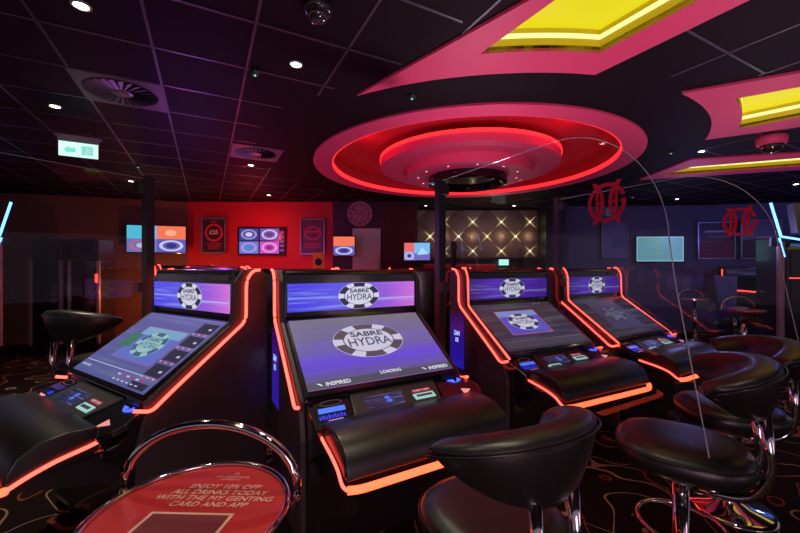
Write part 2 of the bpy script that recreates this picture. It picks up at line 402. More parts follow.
# slatted panelling beside the door
sl = MB()
for k in range(17): sl.box(-0.36 + k * 0.043, -0.338 + k * 0.043, 7.985, 8.05, 0, 2.8)
struct(sl.build('trim_2', mat('maroon_slats', (0.10, 0.008, 0.015, 1), 0.45)))
# door leaf and handle
d = struct(MB().box(-1.02, -0.42, 8.0, 8.05, 0, 2.32).build('door_1', mat('grey_green_door', (0.55, 0.62, 0.52, 1), 0.4)))
MB().box(-0.46, -0.43, 7.96, 8.0, 1.45, 1.75).build('door_handle', mat('amber_handle', (0.6, 0.3, 0.08, 1), 0.3), d)

# quilted wall with star lights
W0, W1, Zb, Zt = 0.42, 3.34, 1.72, 2.86
def quilt():
    nx, nz = 150, 60; vs = []; fs = []
    for j in range(nz + 1):
        for i in range(nx + 1):
            x = W0 + (W1 - W0) * i / nx; z = Zb + (Zt - Zb) * j / nz
            aa = ((x - 1.76) / 0.69 + (z - 2.578) / 0.703); bb = ((x - 1.76) / 0.69 - (z - 2.578) / 0.703)
            h = (abs(math.sin(PI * aa)) * abs(math.sin(PI * bb))) ** 0.5
            vs.append((x, 9.04 - 0.05 * h, z))
    for j in range(nz):
        for i in range(nx):
            k = j * (nx + 1) + i; fs.append((k, k + 1, k + nx + 2, k + nx + 1))
    return MB().add(vs, fs)
t = thing('quilted_wall_panel', 'taupe diamond-quilted wall panel dotted with small star lights at the back', 'wall panel', (0, 0, 0))
quilt().build('padding', mat('taupe_fabric', (0.20, 0.13, 0.12, 1), 0.6), t, smooth=True)
MB().box(W0 - .05, W1, 9.0, 9.08, Zb - 0.06, Zb).build('frame', darkmetal, t)
starm = glow('star_light', (1.0, 0.82, 0.42, 1), 3.0); stararm = glow('painted_star_ray', (1.0, 0.75, 0.35, 1), 0.7)
k = 0
for row, z in enumerate((2.578, 2.2265, 1.875)):
    nth = 0
    for c in range(-3, 4):
        x = 1.76 + 0.69 * c + (0.345 if row == 1 else 0)
        if not (W0 + 0.02 < x < W1 - 0.02): continue
        s = thing('star_light', '', 'light', (x, 8.985, z), group='star lights on the quilted wall panel')
        s['label'] = '%s star light from the left in the %s row of the quilted wall panel' % (['first', 'second', 'third', 'fourth', 'fifth', 'sixth'][nth], ['top', 'middle', 'bottom'][row]); nth += 1
        o = Vector((0, 0, 0)); Pn = (o, Vector((1, 0, 0)), Vector((0, 0, 1)), Vector((0, -1, 0)))
        MB().poly(ell(0.022, 0.022, 10), Pn, 0.012, thick=0.02).build('bulb', starm, s)
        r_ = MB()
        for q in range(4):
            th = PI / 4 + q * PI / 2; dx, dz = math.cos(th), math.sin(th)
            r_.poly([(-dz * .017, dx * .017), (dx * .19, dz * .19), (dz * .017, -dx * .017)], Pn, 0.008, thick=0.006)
        r_.build('rays', stararm, s)  # arms glow in place of light streaks cast on the padding
        k += 1
for x in (1.07, 1.76, 2.45, 3.1): lamp('star_glow', 'POINT', (x, 8.88, 2.23), 0.9, (1, .75, .4), 0.02)

# ---------------------------------------------------------------- roulette terminals
sign_mat = gradient_screen('sign_screen_light', [(0, lin(70, 60, 225)), (0.45, lin(95, 90, 225)), (0.75, lin(150, 90, 215)), (1, lin(205, 110, 215))], strength=1.0, streak=0.6)
sign_mat_dim = gradient_screen('sign_screen_dim', [(0, lin(50, 20, 110)), (0.3, lin(85, 45, 175)), (1, lin(60, 15, 130))], strength=1.0, streak=0.3)
big_mat = gradient_screen('big_screen_light', [(0, lin(150, 95, 175)), (0.10, lin(100, 88, 135)), (0.30, lin(105, 75, 215)), (0.5, lin(112, 100, 165)), (1, lin(122, 116, 122))], axis='Y', strength=0.95, streak=0.22, rot=0.2, streak_col=lin(120, 90, 255))
m1_mat = gradient_screen('lilac_screen_light', [(0, lin(88, 92, 150)), (1, lin(104, 98, 165))], axis='Y', strength=0.9, streak=0.1)
m3_mat = gradient_screen('grey_screen_light', [(0, lin(62, 54, 66)), (1, lin(66, 54, 60))], axis='Y', strength=0.9, streak=0.08)
m4_mat = gradient_screen('faint_screen_light', [(0, lin(60, 46, 66)), (1, lin(40, 34, 46))], axis='Y', strength=0.9, streak=0.1)

def chip(mb, P, cx, cy, rx, ry, h, lines=True, wm=None, dm=None, tm=None):
    wm = wm or logo_white; dm = dm or logo_dark; tm = tm or logo_text
    mb.poly(ell(rx, ry, 48, cx=cx, cy=cy), P, h, wm)
    for q in range(6):
        a0 = PI / 6 + q * PI / 3 - 0.32; a1 = a0 + 0.64
        o = ell(rx * 0.985, ry * 0.985, 7, a0, a1, cx, cy); i = ell(rx * 0.72, ry * 0.70, 7, a0, a1, cx, cy)
        mb.poly(o + i[::-1], P, h + 0.0008, dm)
    o = ell(rx * 0.73, ry * 0.71, 48, cx=cx, cy=cy); i = ell(rx * 0.70, ry * 0.68, 48, cx=cx, cy=cy)
    for k in range(48):
        mb.poly([o[k], o[(k + 1) % 48], i[(k + 1) % 48], i[k]], P, h + 0.0016, dm)
    if lines:
        mb.text('SABRE', cx, cy + ry * 0.36, ry * 0.40, P, h + 0.0026, tm, sx=rx / ry * 0.85, bold=ry * 0.012)
        mb.text('HYDRA', cx, cy - ry * 0.12, ry * 0.66, P, h + 0.0026, tm, sx=rx / ry * 0.56, bold=ry * 0.006)

Vx, Vy, Vz = Vector((1, 0, 0)), Vector((0, 1, 0)), Vector((0, 0, 1))
SW = 0.476
# screen plane: from (y -0.024, z 1.138) down to (y -0.494, z 0.825)
S0 = Vector((0, -0.494, 0.825)); S1 = Vector((0, -0.024, 1.138)); SL = (S1 - S0).length; SE = (S1 - S0).normalized(); SN = Vx.cross(SE)
PS = (S0 + SN * 0.012, Vx, SE, SN)
PG = (Vector((0, -0.012, 1.202)), Vx, Vz, Vector((0, -1, 0)))            # sign plane, y up from sign bottom
D0 = Vector((0, -0.702, 0.716)); D1 = Vector((0, -0.515, 0.784)); DE = (D1 - D0).normalized(); DN = Vx.cross(DE)
PD = (D0 + DN * 0.004, Vx, DE, DN); DL = (D1 - D0).length

def terminal(loc, rz, label, kind, double_left=False, double_right=False, blue_side=True):
    t = thing('roulette_terminal', label, 'gaming machine', (loc[0], loc[1], 0), rz, group='electronic roulette terminals')
    pf = [(0.0, 1.455), (0.03, 1.478), (0.20, 1.478), (0.24, 1.44), (0.24, 0.0), (-0.58, 0.0), (-0.58, 0.50), (-0.69, 0.58), (-0.705, 0.705), (-0.51, 0.776), (-0.505, 0.805), (-0.03, 1.122), (0.0, 1.17)]
    MB().prism(pf, lambda y, z: Vector((-0.495, y, z)), lambda y, z: Vector((0.495, y, z))).build('cabinet', black, t, bevel=0.012, seg=3)
    for sgn in (-1, 1):
        cf = [(-0.012, 1.40), (0.05, 1.478), (0.19, 1.478), (0.235, 1.44), (0.235, 0.02), (-0.55, 0.02), (-0.55, 0.60), (-0.515, 0.74), (-0.52, 0.80), (-0.03, 1.145)]
        c = MB().prism(cf, lambda y, z: Vector((sgn * 0.495, y, z)), lambda y, z: Vector((sgn * 0.53, y, z))).build('side_panel', sidem, t, bevel=0.01, seg=3)
        pB_ = [(0.16, 1.478), (0.105, 1.472), (0.06, 1.41), (0.058, 1.155), (-0.40, 0.826), (-0.49, 0.757), (-0.57, 0.785)]
        x = sgn * 0.545
        MB().tube(round_path([(x, p[0], p[1]) for p in pB_], [0, .04, .05, .05, .05, .03, 0], 6), 0.0088, 8).build('neon_strip', neon, c, smooth=True)
        if (double_left if sgn < 0 else double_right):
            pA_ = [(0.06, 1.486), (0.02, 1.484), (-0.022, 1.41), (-0.026, 1.152), (-0.518, 0.812), (-0.545, 0.79)]
            x = sgn * 0.503
            MB().tube(round_path([(x, p[0], p[1]) for p in pA_], [0, .03, .05, .04, .03, 0], 6), 0.0078, 8).build('neon_strip', neon, c, smooth=True)
        if blue_side:
            Pb = (Vector((sgn * 0.532, 0.0, 0.58)), Vector((0, 1, 0)), Vz, Vector((sgn, 0, 0)))
            b = MB().rect(0.0, 0.21, 0.0, 0.50, Pb, 0.002, thick=0.004).build('lit_side_strip', gradient_screen('violet_side_light', [(0, lin(40, 25, 175)), (0.6, lin(55, 20, 150)), (1, lin(60, 5, 70))], axis='Z', strength=0.75, streak=0.0), c)
            if sgn < 0:
                MB().text('NG', 0.10, 0.31, 0.058, Pb, 0.005, sx=1.0, bold=0.001).text('ES', 0.10, 0.25, 0.05, Pb, 0.005, sx=1.0, bold=0.001).build('lettering', ledwhite, b)
    # sign box
    sg = MB().rect(-SW, SW, 0.0, 0.185, PG, 0.004, thick=0.008).build('sign_screen', sign_mat if kind in (1, 2) else sign_mat_dim, t)
    lg = MB(); r = 0.095
    chip(lg, PG, 0.02, 0.093, 0.155, 0.093, 0.007); lg.build('chip_logo', None, sg)
    MB().rect(0.26, 0.46, 0.208, 0.236, PG, -0.001, thick=0.01).build('maker_plate', mat('grey_plate', (0.10, 0.09, 0.10, 1), 0.5), t)
    # main screen with bezel
    bz = MB()
    o = [(-SW - .022, -0.035), (SW + .022, -0.035), (SW + .022, SL + .018), (-SW - .022, SL + .018)]
    bz.poly(o, PS, -0.002, thick=0.03); bz.build('screen_bezel', black, t, bevel=0.006)
    ms = MB().rect(-SW, SW, 0, SL, PS, 0.0015, thick=0.004).build('main_screen', {1: m1_mat, 2: big_mat, 3: m3_mat, 4: m4_mat}[kind], t)
    q = MB()
    if kind == 2:
        chip(q, PS, 0.0, SL * 0.58, 0.245, 0.15, 0.004, dm=glow('chip_brown', lin(92, 78, 92), 0.9), tm=glow('chip_ink', lin(70, 62, 86), 0.9), wm=glow('chip_lilac', lin(205, 200, 225), 0.95))
        q.build('chip_logo', None, ms)
        bt = MB(); wtx = glow('caption_white', lin(225, 225, 240), 1.0)
        bt.rect(-SW, SW, 0, 0.052, PS, 0.003, glow('caption_bar', lin(86, 82, 104), 0.8))
        for sx_, nm in ((-1, 'INSPIRED'), (1, 'INSPIRED')):
            cx_ = -0.30 if sx_ < 0 else 0.375
            bt.text(nm, cx_, 0.026, 0.036, PS, 0.0045, wtx, bold=0.0008)
            bt.poly([(cx_ - .125, .040), (cx_ - .098, .018), (cx_ - .09, .020), (cx_ - .105, .036)], PS, 0.0045, wtx)
        bt.text('LOADING', 0.04, 0.05, 0.032, PS, 0.0045, wtx, bold=0.0006)
        bt.text('. . .', 0.06, 0.03, 0.024, PS, 0.0045, wtx)
        bt.build('caption_strip', None, ms)
    else:
        W = {1: (-0.25, 0.255, 0.155, 0.43), 3: (-0.29, 0.17, 0.168, 0.455), 4: (-0.30, 0.20, 0.10, 0.50)}[kind]
        bl = {1: lin(96, 110, 200), 3: lin(92, 84, 200), 4: lin(70, 62, 98)}[kind]
        edge = {1: lin(150, 90, 150), 3: lin(215, 90, 110), 4: lin(80, 62, 90)}[kind]
        q.rect(W[0] - .006, W[1] + .006, W[2] - .006, W[3] + .006, PS, 0.0022, glow('window_edge_%d' % kind, edge, 0.9))
        q.rect(W[0], W[1], W[2], W[3], PS, 0.0028, glow('window_fill_%d' % kind, bl, 0.9))
        q.rect(W[0], W[1], W[3] - 0.07, W[3], PS, 0.0034, glow('window_top_%d' % kind, {1: lin(120, 165, 205), 3: lin(130, 150, 215), 4: lin(76, 74, 100)}[kind], 0.9))
        if kind == 1:
            q.rect(W[0] - .09, W[0] + .05, 0.24, 0.36, PS, 0.0036, glow('green_patch', lin(50, 120, 100), 0.8))
        q.build('play_window', None, ms)
        ch = MB()
        wmx = {1: glow('chip_mint', lin(150, 195, 205), 0.9), 3: logo_white, 4: glow('chip_faint', lin(110, 112, 135), 0.9)}[kind]
        dmx = {1: glow('chip_sea', lin(62, 96, 130), 0.9), 3: logo_dark, 4: glow('chip_faint_dark', lin(58, 52, 78), 0.8)}[kind]
        chip(ch, PS, (W[0] + W[1]) / 2, (W[2] + W[3]) / 2, 0.165, 0.105, 0.0045, wm=wmx, dm=dmx, tm=dmx)
        ch.build('chip_logo', None, ms)
        ui = MB(); ln = glow('menu_line_%d' % kind, {1: lin(190, 190, 225), 3: lin(120, 112, 122), 4: lin(70, 60, 80)}[kind], 0.9)
        dk = glow('menu_dark', lin(50, 44, 72), 0.8); rd = glow('menu_red', lin(190, 50, 80), 0.9)
        ui.rect(-SW + .02, SW - .03 if kind != 1 else 0.44, 0.088, 0.093, PS, 0.003, ln)
        if kind == 1:
            for a in range(4):
                y0 = 0.10 + a * 0.115
                ui.rect(0.29, 0.46, y0, y0 + 0.085, PS, 0.003, dk)
                for c_ in range(8): ui.rect(0.295 + c_ * 0.021, 0.308 + c_ * 0.021, y0 - 0.018, y0 - 0.008, PS, 0.0038, rd if c_ % 3 else ln)
                ui.rect(0.40, 0.43, y0 + 0.03, y0 + 0.045, PS, 0.0042, ln)
            for c_ in range(6):
                ui.rect(0.06 + c_ * 0.055, 0.095 + c_ * 0.055, 0.055, 0.066, PS, 0.0038, rd if c_ % 2 else ln)
                ui.rect(0.06 + c_ * 0.055, 0.088 + c_ * 0.055, 0.022, 0.030, PS, 0.0038, ln)
            ui.rect(0.27, 0.45, 0.01, 0.05, PS, 0.003, dk)
            for c_ in range(3): ui.rect(-0.44 + c_ * 0.045, -0.415 + c_ * 0.045, 0.045, 0.06, PS, 0.0038, ln)
        elif kind == 3:
            ui.rect(-SW + .02, SW - .03, 0.02, 0.080, PS, 0.003, glow('menu_grey', lin(82, 74, 84), 0.8))
            for c_ in range(2): ui.rect(0.25 + c_ * 0.06, 0.28 + c_ * 0.06, SL - 0.03, SL - 0.018, PS, 0.003, ln)
        else:
            for c_ in range(3): ui.rect(0.30 + c_ * 0.05, 0.33 + c_ * 0.05, 0.05, 0.062, PS, 0.003, ln)
        ui.build('menu_bar', None, ms)
    # button deck
    dp = MB().poly([(-0.285, 0), (0.25, 0), (0.31, DL), (-0.25, DL)], PD, 0.006, thick=0.02).build('deck_panel', deckm, t, bevel=0.004)
    sc_ = MB().poly([(-0.19, 0.035), (0.025, 0.042), (0.05, 0.148), (-0.195, 0.142)], PD, 0.009, thick=0.004)
    sc_ = sc_.build('display', gradient_screen('deck_display', [(0, lin(30, 26, 60)), (1, lin(52, 44, 88))], strength=0.9, streak=0.2), dp)
    MB().poly(ell(0.016, 0.014, 14, cx=-0.06, cy=0.108), PD, 0.0115).poly(ell(0.018, 0.012, 14, cx=-0.055, cy=0.08), PD, 0.0115).build('blue_icon', glow('icon_blue', lin(80, 110, 235), 1.0), sc_)
    cs = MB()
    cs.rect(0.10, 0.235, 0.048, 0.092, PD, 0.011, glow('card_reader_rim', lin(165, 215, 205), 0.9), thick=0.006)
    cs.rect(0.115, 0.22, 0.062, 0.080, PD, 0.0125, logo_dark)
    cs.build('card_slot', None, dp)
    if kind in (3, 4):
        MB().rect(-0.235, -0.11, -0.005, 0.04, PD, 0.014, glow('card_reader_rim', lin(165, 215, 205), 0.9), thick=0.006).rect(-0.22, -0.125, 0.008, 0.026, PD, 0.0155, logo_dark).build('ticket_slot', None, dp)
    MB().rect(0.11, 0.23, 0.105, 0.130, PD, 0.009, glow('red_label', lin(175, 50, 60), 0.8), thick=0.003).text('INSERT CARD', 0.17, 0.117, 0.018, PD, 0.0105, logo_white).build('slot_label', None, dp)
    # left bay: oval badge, blue display line, arrow
    lb = MB().poly([(-0.475, 0), (-0.30, 0), (-0.262, DL), (-0.46, DL)], PD, -0.002, thick=0.03).build('note_bay', black, t)
    q = MB(); o = ell(0.062, 0.022, 24, cx=-0.37, cy=0.158); i = ell(0.058, 0.018, 24, cx=-0.37, cy=0.158)
    for k in range(24): q.poly([o[k], o[(k + 1) % 24], i[(k + 1) % 24], i[k]], PD, 0.001)
    q.build('oval_badge', glow('badge_line', lin(110, 70, 95), 0.8), lb)
    MB().poly([(-0.455, 0.088), (-0.31, 0.088), (-0.305, 0.125), (-0.45, 0.125)], PD, 0.002).build('blue_display', glow('blue_display_light', lin(70, 120, 250), 1.1) if kind != 1 else glow('violet_display_light', lin(50, 30, 110), 0.8), lb)
    q = MB()
    for k in range(0 if kind != 1 else 6, 9): q.rect(-0.46 + k * 0.016, -0.449 + k * 0.016, 0.045, 0.07 + 0.005 * (k % 2), PD, 0.001)
    q.build('blue_legend', glow('legend_blue', lin(40, 50, 220), 1.1), lb)
    MB().poly([(-0.42, 0.035), (-0.34, 0.035), (-0.38, 0.005)], PD, 0.002, thick=0.002).build('arrow_light', pinkarrow, lb)
    # right bay: rounded tray lip with blue leds and arrow
    rb = MB()
    tray = [(0.32, DL), (0.50, DL), (0.56, DL * 0.75), (0.585, DL * 0.45), (0.57, 0.03), (0.53, -0.02), (0.36, -0.02), (0.27, 0.0)]
    rb.poly(tray, PD, -0.002, thick=0.035); rb = rb.build('ticket_bay', black, t, bevel=0.006)
    MB().poly([(0.44, 0.075), (0.50, 0.055), (0.43, 0.015)], PD, 0.0005, thick=0.002).build('arrow_light', pinkarrow, rb)
    MB().box(0.36, 0.50, -0.530, -0.522, 0.782, 0.815).build('led_window', mat('led_recess', (0.01, 0.01, 0.05, 1), 0.3), rb)
    MB().poly([(0.395, 0.165), (0.44, 0.165), (0.44, 0.135)], PD, 0.004, thick=0.01).poly([(0.45, 0.135), (0.495, 0.15), (0.48, 0.175)], PD, 0.004, thick=0.01).build('blue_led_pair', ledblue, rb)
    MB().poly([(p[0] * 0.96 + .01, p[1] * 0.75 - 0.03) for p in tray], PD, -0.075, thick=0.018).build('lower_tray', black, rb, bevel=0.006)
    # leather arm pad
    ap = [(-0.675, 0.722), (-0.70, 0.742), (-0.80, 0.752), (-0.90, 0.742), (-0.97, 0.705), (-1.00, 0.65), (-1.01, 0.600), (-0.69, 0.600)]
    pad = MB().prism(ap, lambda y, z: Vector((-0.452, y, z)), lambda y, z: Vector((0.478, y, z))).build('arm_pad', leather, t, bevel=0.028, seg=4)
    for p in pad.data.polygons: p.use_smooth = True
    MB().tube(smooth_path([(-0.456, -0.69, 0.73), (-0.458, -0.80, 0.742), (-0.458, -0.90, 0.735), (-0.456, -0.975, 0.69), (-0.456, -1.0, 0.62)], 4), 0.004, 6).build('piping', seam, pad, smooth=True)
    # armrest support and light
    MB().prism([(-0.62, 0.60), (-0.98, 0.60), (-0.96, 0.555), (-0.75, 0.48), (-0.58, 0.42)], lambda y, z: Vector((-0.44, y, z)), lambda y, z: Vector((0.46, y, z))).build('armrest_body', black_s, t, bevel=0.02, seg=3)
    ax = 0.462
    pth = [(-ax, -0.63, 0.700), (-ax - .003, -0.70, 0.668), (-ax - .003, -0.84, 0.645), (-ax - .003, -0.93, 0.620), (-ax - .003, -0.985, 0.585), (-ax + .01, -1.012, 0.572)]
    lf = smooth_path(pth, 4)
    front = round_path([(-ax + .01, -1.012, 0.572), (-ax + .06, -1.03, 0.572), (ax - .02, -1.03, 0.572), (ax + .02, -1.0, 0.59)], 0.05, 5)
    rt = smooth_path([(ax + .02, -1.0, 0.59), (ax + .024, -0.93, 0.62), (ax + .024, -0.84, 0.645), (ax + .024, -0.70, 0.668), (ax + .024, -0.63, 0.700)], 4)
    MB().tube(lf, 0.0072, 8).build('side_light', neon, t, smooth=True)
    MB().tube(rt, 0.009, 8).build('side_light', neon, t, smooth=True)
    MB().tube(front, 0.0165, 10, flat=1.0).build('front_light', neon_arm, t, smooth=True)
    return t
RD = math.radians
M1 = terminal((-1.471, 2.605), RD(-32.2), 'left roulette terminal turned rightward, lilac betting screen, red-lit right side', 1, blue_side=False)
M2 = terminal((-0.315, 2.641), RD(29.1), 'large central roulette terminal with big SABRE HYDRA chip loading screen and leather arm pad', 2)
M3 = terminal((1.045, 3.55), RD(26.5), 'roulette terminal right of the central one with grey screen and framed chip window', 3, double_left=True)
M4 = terminal((2.165, 4.142), RD(31.0), 'furthest right lit roulette terminal of the front row with faint dim screen', 4, double_left=True, double_right=True)
# terminals standing further back
def back_machine(src, loc, rz, label, group, scale=1): return copy_tree(src, (loc[0], loc[1], 0), rz, label, group, scale, skip=('lit_side_strip',))
bg = 'roulette terminals of the rear rows'
back_machine(M3, (-0.98, 3.62), RD(150), 'dark roulette terminal seen from behind in the gap between the left and central terminals', bg)
back_machine(M3, (0.40, 5.15), RD(182), 'roulette terminal facing away, its top just above the central terminal', bg)
back_machine(M3, (-2.25, 4.75), RD(150), 'roulette terminal facing away behind the left terminal', bg, 1.01)
back_machine(M3, (-3.85, 6.8), RD(62), 'small far roulette terminal under the framed poster on the red wall', bg, 1.03)
back_machine(M4, (-5.35, 4.1), RD(-60), 'distant roulette terminal at the left edge standing in for reflections in the clear screen', bg, 0.9)  # added machine; its neon replaces red reflections in the left partition

# ---------------------------------------------------------------- clear partition screens on posts
def genting(mb, P, cx, cy, r, h, m):
    def ringseg(rx, ry, wdt, a0, a1, ox=0, oy=0, n=26):
        o = ell(rx, ry, n, a0, a1, cx + ox, cy + oy); i = ell(rx - wdt, ry - wdt, n, a0, a1, cx + ox, cy + oy)
        for k in range(n - 1): mb.poly([o[k], o[k + 1], i[k + 1], i[k]], P, h, m)
    wd = r * 0.20
    ringseg(r, r, wd, 0.33, 2 * PI - 0.02, n=44)
    for sx in (-1, 1):               # two inner curved bars with feet
        pts = []
        for k in range(13):
            y = -0.93 + 1.86 * k / 12; x = sx * (0.20 + 0.30 * (abs(y) / 0.93) ** 2)
            pts.append((x * r, y * r))
        for k in range(12):
            (x0, y0), (x1, y1) = pts[k], pts[k + 1]
            mb.poly([(cx + x0 - wd / 2, cy + y0), (cx + x0 + wd / 2, cy + y0), (cx + x1 + wd / 2, cy + y1), (cx + x1 - wd / 2, cy + y1)], P, h + .0006, m)
        for sy in (-1, 1): mb.poly([(cx + (sx * .50 - .16) * r, cy + sy * 0.80 * r), (cx + (sx * .50 + .16) * r, cy + sy * 0.80 * r), (cx + (sx * .64 + .11) * r, cy + sy * 1.06 * r), (cx + (sx * .64 - .11) * r, cy + sy * 1.06 * r)], P, h + .0009, m)
        mb.rect(cx + sx * 0.50 * r - wd * .4, cx + sx * 0.50 * r + wd * .4, cy - 0.52 * r, cy + 0.52 * r, P, h + .0012, m)
        mb.rect(cx + min(sx * .22, sx * .5) * r, cx + max(sx * .22, sx * .5) * r, cy - 0.07 * r, cy + 0.09 * r, P, h + .0015, m)
    mb.rect(cx + 0.70 * r, cx + 0.98 * r, cy - 0.08 * r, cy + 0.10 * r, P, h + .0018, m)
def partition(base, d, label, length=1.72, top=2.2, logo=True, low=0.80, logo_u=1.40, mirror=1):
    t = thing('clear_partition_screen', label, 'partition', (base[0], base[1], 0), 0, group='clear partition screens')
    d = Vector((d[0], d[1], 0)).normalized(); n = Vector((0, 0, 1)).cross(d)
    P = (Vector((0, 0, 0)), d, Vz, n)
    pts = [(0.03, low), (length + 0.10, low - 0.05)] + [(length - 0.02, 1.45), (length - 0.04, 1.62)]
    cx_, cz_, r1, r2 = length - 0.62, top - 0.60, 0.58, 0.60
    pts += [(cx_ + r1 * math.cos(a), cz_ + r2 * math.sin(a)) for a in [PI / 2 * k / 14 for k in range(15)]] + [(0.03, top)]
    g_ = MB().poly(pts, P, 0.004, thick=0.008).build('acrylic_sheet', perspex, t)
    e = MB(); path = [P[0] + d * p[0] + Vz * p[1] for p in pts[1:]]
    e.tube(path, 0.0022, 5); e.build('sheet_edge', perspex_edge, g_)
    if logo:
        lm = MB(); genting(lm, (P[0], d, Vz, n), logo_u, 1.5 + 0.315, 0.098, 0.006, redlogo)
        lm.build('round_emblem', redlogo, g_)
    ps = MB().box(-0.034, 0.034, -0.034, 0.034, 0, top + 0.02, M=Matrix.Rotation(math.atan2(d.y, d.x), 4, 'Z')).build('post', black_s, t, bevel=0.004)
    cl = MB()
    for z in (top - 0.12, 1.3): MB().box(0.02, 0.085, -0.03, 0.03, z, z + 0.075, M=Matrix.Rotation(math.atan2(d.y, d.x), 4, 'Z')).build('clamp', darkmetal, ps)
    return t
dn = (0.486, -0.874)
partition((0.33, 3.05), dn, 'clear partition with red round emblem, right of the central terminal')
partition((1.66, 3.90), dn, 'clear partition with red round emblem between the two right-hand terminals', logo_u=1.48)
partition((-2.02, 2.98), (-0.53, -0.848), 'clear partition without emblem on the black post left of the left terminal', logo=False, low=1.27)
pp = partition((0.95, 6.6), (0.3, -0.95), 'far clear partition on a black post in front of the quilted wall', length=0.9, top=1.93, logo=False)

# ---------------------------------------------------------------- tub stools
def make_stool(label, loc, rz, scale=1):
    t = thing('tub_stool', label, 'chair', (loc[0], loc[1], 0), rz, 'black leather tub stools', scale)
    n = 44; prof = [(0.0, 0.645), (0.10, 0.648), (0.17, 0.643), (0.215, 0.628), (0.235, 0.60), (0.237, 0.565), (0.222, 0.53), (0.19, 0.515), (0, 0.512)]
    vs = []; fs = []
    for r, z in prof:
        for k in range(n):
            th = 2 * PI * k / n; c_, s_ = math.cos(th), math.sin(th); q = (abs(c_) ** 2.6 + abs(s_) ** 2.6) ** (-1 / 2.6)
            vs.append((r * q * c_ * 1.02, r * q * s_ * 1.08, z))
    for i in range(len(prof) - 1):
        for k in range(n): fs.append((i * n + k, i * n + (k + 1) % n, (i + 1) * n + (k + 1) % n, (i + 1) * n + k))
    seat = MB().add(vs, fs).build('seat', leather, t, smooth=True)
    pr = []
    for k in range(n):
        th = 2 * PI * k / n; c_, s_ = math.cos(th), math.sin(th); q = (abs(c_) ** 2.6 + abs(s_) ** 2.6) ** (-1 / 2.6)
        pr.append((0.234 * q * c_ * 1.02, 0.234 * q * s_ * 1.08, 0.603))
    MB().tube(pr, 0.0045, 6, closed=True).build('piping', seam, seat, smooth=True)
    # wrap-around back
    vs = []; fs = []; NA = 36; sec = 14
    seam_pts = []
    for i in range(NA + 1):
        a = -1.38 + 2.76 * i / NA; e = abs(a) / 1.38
        R = 0.272; zt = 1.035 - 0.075 * e ** 2; zb = 0.775 + 0.14 * e ** 1.6; thk = 0.072 * (1 - 0.3 * e ** 6)
        if i in (0, NA): zt, zb, thk = zt - 0.04, zb + 0.03, thk * 0.45
        cx_, cy_ = math.sin(a), -math.cos(a)
        zc = (zt + zb) / 2; hh = (zt - zb) / 2
        for k in range(sec):
            th = 2 * PI * k / sec; c_ = math.copysign(abs(math.cos(th)) ** 0.6, math.cos(th)); s_ = math.copysign(abs(math.sin(th)) ** 0.55, math.sin(th))
            lean = 0.03 * s_
            rr = R + thk * c_ + lean
            vs.append((rr * cx_, rr * cy_ * 0.92, zc + hh * s_))
        ro = R + thk * 0.95 + 0.027
        seam_pts.append((ro * cx_, ro * cy_ * 0.92, zt - 0.028))
    for i in range(NA):
        for k in range(sec): fs.append((i * sec + k, i * sec + (k + 1) % sec, (i + 1) * sec + (k + 1) % sec, (i + 1) * sec + k))
    fs += [tuple(range(sec)), tuple(NA * sec + k for k in range(sec))]
    bk = MB().add(vs, fs).build('backrest', leather, t, smooth=True)
    MB().tube(seam_pts[1:-1], 0.0035, 6).build('piping', seam, bk, smooth=True)
    for sx in (-1, 1):
        MB().tube(round_path([(sx * 0.085, -0.262, 0.84), (sx * 0.085, -0.285, 0.60), (sx * 0.07, -0.24, 0.455), (sx * 0.05, -0.04, 0.44)], [0, .05, .14, 0], 6), 0.019, 12).build('back_support', chrome, t, smooth=True)
    MB().lathe([(0, 0.515), (0.13, 0.51), (0.14, 0.49), (0.08, 0.455), (0.03, 0.44), (0, 0.44)], n=32).build('seat_plate', chrome, t, smooth=True)
    MB().lathe([(0.032, 0.45), (0.032, 0.20), (0.038, 0.195), (0.038, 0.03)], n=24).build('column', chrome, t, smooth=True)
    MB().lathe([(0, 0.065), (0.045, 0.06), (0.10, 0.035), (0.20, 0.02), (0.225, 0.008), (0.225, 0)], n=48).build('base', chrome, t, smooth=True)
    fr = MB().tube([(0.17 * math.cos(2 * PI * k / 32), 0.17 * math.sin(2 * PI * k / 32), 0.24) for k in range(32)], 0.011, 8, closed=True)
    for q in range(2): fr.tube([(0.17 * math.cos(q * PI), 0.17 * math.sin(q * PI), 0.24), (0, 0, 0.24)], 0.009, 8)
    fr.build('footrest', chrome, t, smooth=True)
    return t
ST = make_stool('black leather tub stool in the foreground, curved back to the viewer, before the central terminal', (0.33, 1.34), RD(30))
copy_tree(ST, (1.36, 1.80, 0), RD(56), 'black leather tub stool with red-lit seat, turned sideways right of the foreground stool', 'black leather tub stools', 1.06)
copy_tree(ST, (2.05, 2.32, 0), RD(78), 'black leather tub stool at right, domed chrome base showing under the nearer stool back', 'black leather tub stools', 1.03)
copy_tree(ST, (-2.66, 3.3, 0), RD(-15), 'black leather tub stool at left behind the left terminal screen', 'black leather tub stools', 1.11)
t = thing('high_back_chair', 'blue-lit high-backed leather chair standing in the far right bay', 'chair', (6.62, 7.35, 0), RD(-70))
vs = []
bkq = MB()
for k in range(13):
    a_ = -0.9 + 1.8 * k / 12
    vs.append((0.25 * math.sin(a_), -0.12 - 0.18 * math.cos(a_)))
pts_ = vs + [(x * 0.80, y * 0.80 - 0.01) for x, y in reversed(vs)]
bkq.prism(pts_, lambda x, y: Vector((x * 0.8, y, 0.74)), lambda x, y: Vector((x, y - 0.05, 1.32))).build('backrest', mat('blue_grey_leather', (0.14, 0.16, 0.30, 1), 0.3), t, bevel=0.05, seg=4)
